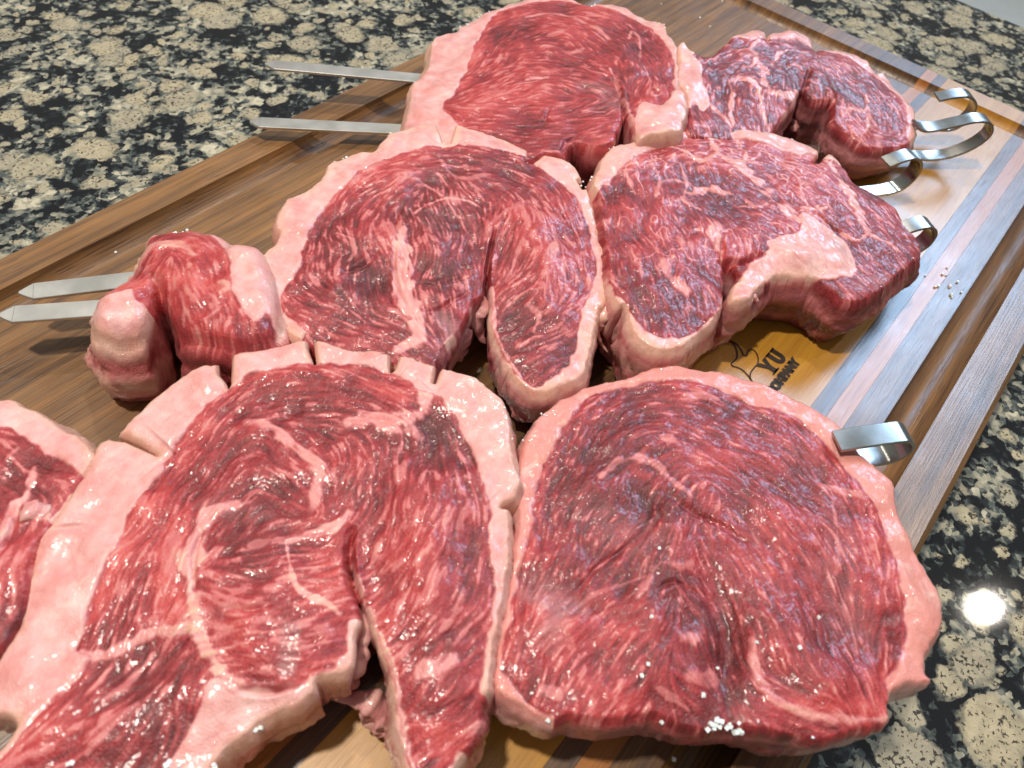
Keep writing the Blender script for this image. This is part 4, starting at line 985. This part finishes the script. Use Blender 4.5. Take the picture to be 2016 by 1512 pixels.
# loose shreds of fat and membrane hanging from the cut edges
def shred(k, T, pts, radii, attr, flat=0.55, seed=0):
    root = steaks[k][0]; x0, y0, s = T
    P = smooth_open([at(x0+p[0]/s, y0+p[1]/s, p[2]*S) for p in pts], 9)
    n = len(P); rs = np.interp(np.linspace(0, 1, n), np.linspace(0, 1, len(radii)), radii)*0.001
    r = np.random.default_rng(seed); m = 16
    ns = gnoise((n+8, m*2), 2.0, seed+500)[4:4+n, :m]; ns2 = gnoise((n+8, m*2), 1.0, seed+700)[4:4+n, :m]
    V = []
    for i in range(n):
        t = P[min(n-1, i+1)]-P[max(0, i-1)]; t /= np.linalg.norm(t)
        a = np.cross(t, [0, 0, 1]); a /= np.linalg.norm(a)+1e-9; b = np.cross(a, t)
        tip = min(1.0, math.sin(math.pi*(i+0.35)/(n-0.3))**0.5*1.05)
        for q in range(m):
            th = 2*math.pi*q/m; rr = rs[i]*tip*(1+0.22*ns[i, q]+0.12*ns2[i, q])
            p = P[i]+a*math.cos(th)*rr+b*math.sin(th)*rr*flat
            V.append((p[0], p[1], max(p[2], 0.0004)))
    Fc = [(i*m+q, i*m+(q+1) % m, (i+1)*m+(q+1) % m, (i+1)*m+q) for i in range(n-1) for q in range(m)]
    Fc += [tuple(range(m-1, -1, -1)), tuple((n-1)*m+q for q in range(m))]
    o = mesh_obj('fat_shred', V, Fc, MEAT, root, smooth=True)
    at_ = o.data.attributes.new('meat', 'FLOAT_VECTOR', 'POINT')
    A = np.array([attr]*len(V), np.float32); A[:, 0] += 0.12*ns.ravel(); A[:, 1] += 0.08*ns2.ravel()
    at_.data.foreach_set('vector', np.clip(A, 0, 1).astype(np.float32).ravel())
shred(4, TD, [(1900,960,.125),(1868,1030,.11),(1856,1090,.09),(1875,1145,.065),(1908,1195,.05)], [3.2,3.0,2.4,1.8,0.8], (.85,.75,.15), seed=1)
shred(4, TD, [(1270,900,.125),(1285,960,.11),(1255,1020,.095),(1270,1090,.07),(1300,1150,.05)], [2.2,3.4,3.6,3.0,2.0], (.65,.55,.45), seed=2)
shred(4, TD, [(1180,1060,.10),(1190,1120,.08),(1160,1180,.05),(1180,1240,.03)], [3.5,4.4,4.4,3.0], (.55,.45,.65), seed=3)
shred(7, TF, [(1215,960,.125),(1236,1030,.11),(1228,1100,.10),(1215,1160,.09),(1150,1195,.085)], [2.2,3.0,2.8,3.2,2.4], (.8,.55,.25), seed=4)
shred(7, TF, [(1090,1205,.10),(1140,1225,.085),(1190,1215,.07),(1200,1180,.07)], [3.4,4.2,3.4,2.2], (.75,.6,.35), seed=5)
shred(7, TF, [(1130,1275,.04),(1215,1270,.05),(1270,1300,.045),(1310,1345,.035),(1330,1385,.03)], [1.4,3.2,4.4,4.2,2.8], (.72,.55,.3), seed=6)
shred(7, TF, [(1225,1250,.05),(1262,1320,.035),(1295,1380,.02),(1320,1395,.02)], [1.6,2.8,2.8,1.8], (.8,.55,.2), seed=7)
shred(5, TE, [(838,930,.12),(835,1000,.09),(800,1060,.06),(760,1120,.035),(740,1190,.015)], [2.2,3.6,4.2,4.4,3.0], (.6,.6,.5), seed=8)
shred(5, TE, [(905,905,.135),(930,910,.13),(960,915,.12),(982,922,.11)], [3.6,4.2,3.4,1.6], (.85,.30,.0), seed=9)
shred(5, TE, [(1300,860,.05),(1340,900,.03),(1400,920,.015)], [2.5,3.8,2.0], (.5,.5,.4), seed=10)
shred(8, TG, [(90,1225,.10),(140,1270,.085),(190,1300,.08),(235,1320,.085)], [3.0,4.2,3.6,2.0], (.75,.5,.25), seed=11)
shred(8, TG, [(235,1325,.10),(270,1345,.095),(310,1338,.10),(330,1325,.105)], [1.6,2.8,2.6,1.4], (.8,.2,.0), seed=12)
shred(1, TA, [(1640,860,.135),(1700,830,.142),(1760,800,.146),(1830,800,.14)], [4.0,5.0,5.0,3.5], (.85,.42,.0), seed=13)
shred(1, TA, [(270,800,.12),(310,790,.125),(350,800,.12),(370,840,.10)], [2.5,3.6,3.6,2.4], (.85,.3,.0), seed=14)
shred(2, TB, [(1040,640,.09),(1000,720,.07),(960,780,.055),(930,850,.04)], [3.0,5.0,5.0,4.0], (.5,.35,.4), seed=15)
shred(6, TF, [(90,605,.128),(120,630,.130),(160,655,.126)], [3.0,4.2,3.2], (.88,.5,.2), seed=16)

# ------------------------------------------------------------------ salt
def salt_mesh():
    V, Fc = [], []
    def grain(p, s):
        b = len(V)
        q = Matrix.Rotation(random.random()*6.28, 3, 'Z') @ Matrix.Rotation(random.uniform(-.6, .6), 3, 'X')
        for sx in (-1, 1):
            for sy in (-1, 1):
                for sz in (-1, 1):
                    c = q @ Vector((sx*random.uniform(.35, .5), sy*random.uniform(.35, .5), sz*random.uniform(.3, .45)))
                    V.append((p[0]+c.x*s, p[1]+c.y*s, p[2]+c.z*s))
        for f in ((0, 1, 3, 2), (4, 6, 7, 5), (0, 4, 5, 1), (2, 3, 7, 6), (0, 2, 6, 4), (1, 5, 7, 3)):
            Fc.append(tuple(b+i for i in f))
    return V, Fc, grain
def surf_z(k, x, y):
    lo, res, z, dO = steaks[k][3]
    i = int((x-lo[0])/res); j = int((y-lo[1])/res)
    if 0 <= i < z.shape[0] and 0 <= j < z.shape[1]: return float(z[i, j]), float(dO[i, j])
    return None, -1
V, Fc, grain = salt_mesh()
def sprinkle(k, T, pts, n, spread, smin, smax):
    x0, y0, s = T; Wf = steaks[k][1]
    for p in pts:
        for _ in range(n):
            q = Wf((p[0]+random.gauss(0, spread), p[1]+random.gauss(0, spread)))
            z, d = surf_z(k, q[0], q[1])
            if z is None or d < -0.0012: continue
            sz = random.uniform(smin, smax)
            grain((q[0], q[1], z+sz*0.12), sz)
sprinkle(8, TG, [(860,1355),(930,1360)], 12, 14, .0010, .0018)
sprinkle(8, TG, [(600,1150),(575,1195),(820,1240),(1000,1070),(1215,985),(600,985),(90,1150),(640,735),(1130,1090),(880,1160),(1210,1400),(665,1330),(240,1340)], 1, 6, .0010, .0017)
sprinkle(8, TG, [(170,330),(240,230),(640,80)], 3, 16, .0005, .0009)
sprinkle(7, TF, [(880,1365),(915,1355),(890,1380),(620,1490),(715,1495),(570,1500),(240,1505)], 2, 8, .0010, .0018)
sprinkle(7, TF, [(1745,320),(1755,400)], 5, 22, .0005, .0010)
sprinkle(4, TD, [(1780,330),(1800,350),(1520,205),(830,95),(600,210),(560,225)], 4, 10, .0006, .0012)
sprinkle(5, TE, [(170,310),(260,180),(450,125),(700,85),(900,95),(1170,130)], 3, 12, .0006, .0011)
sprinkle(1, TA, [(480,135),(560,90),(620,60),(420,160),(1300,40),(1780,170)], 4, 14, .0006, .0011)
sprinkle(3, TC, [(1220,135),(1300,140),(1740,245),(1210,140)], 4, 14, .0006, .0012)
for _ in range(14):                                        # crumbs lying on the wood
    p = at(1855+random.gauss(0, 22), 560+random.gauss(0, 18), 0.0006); grain(p, random.uniform(.0008, .0016))
for px_, py_ in ((1378, 35), (1422, 2), (1398, 52), (1302, 8), (455, 486), (228, 497), (1327, 1495)):
    p = at(px_, py_, 0.0005); grain(p, random.uniform(.0010, .0016))
so = mesh_obj('salt_grains', V, Fc, SALT)
tag(so, 'coarse white salt grains scattered over the fat edges and board', 'salt', kind='stuff')
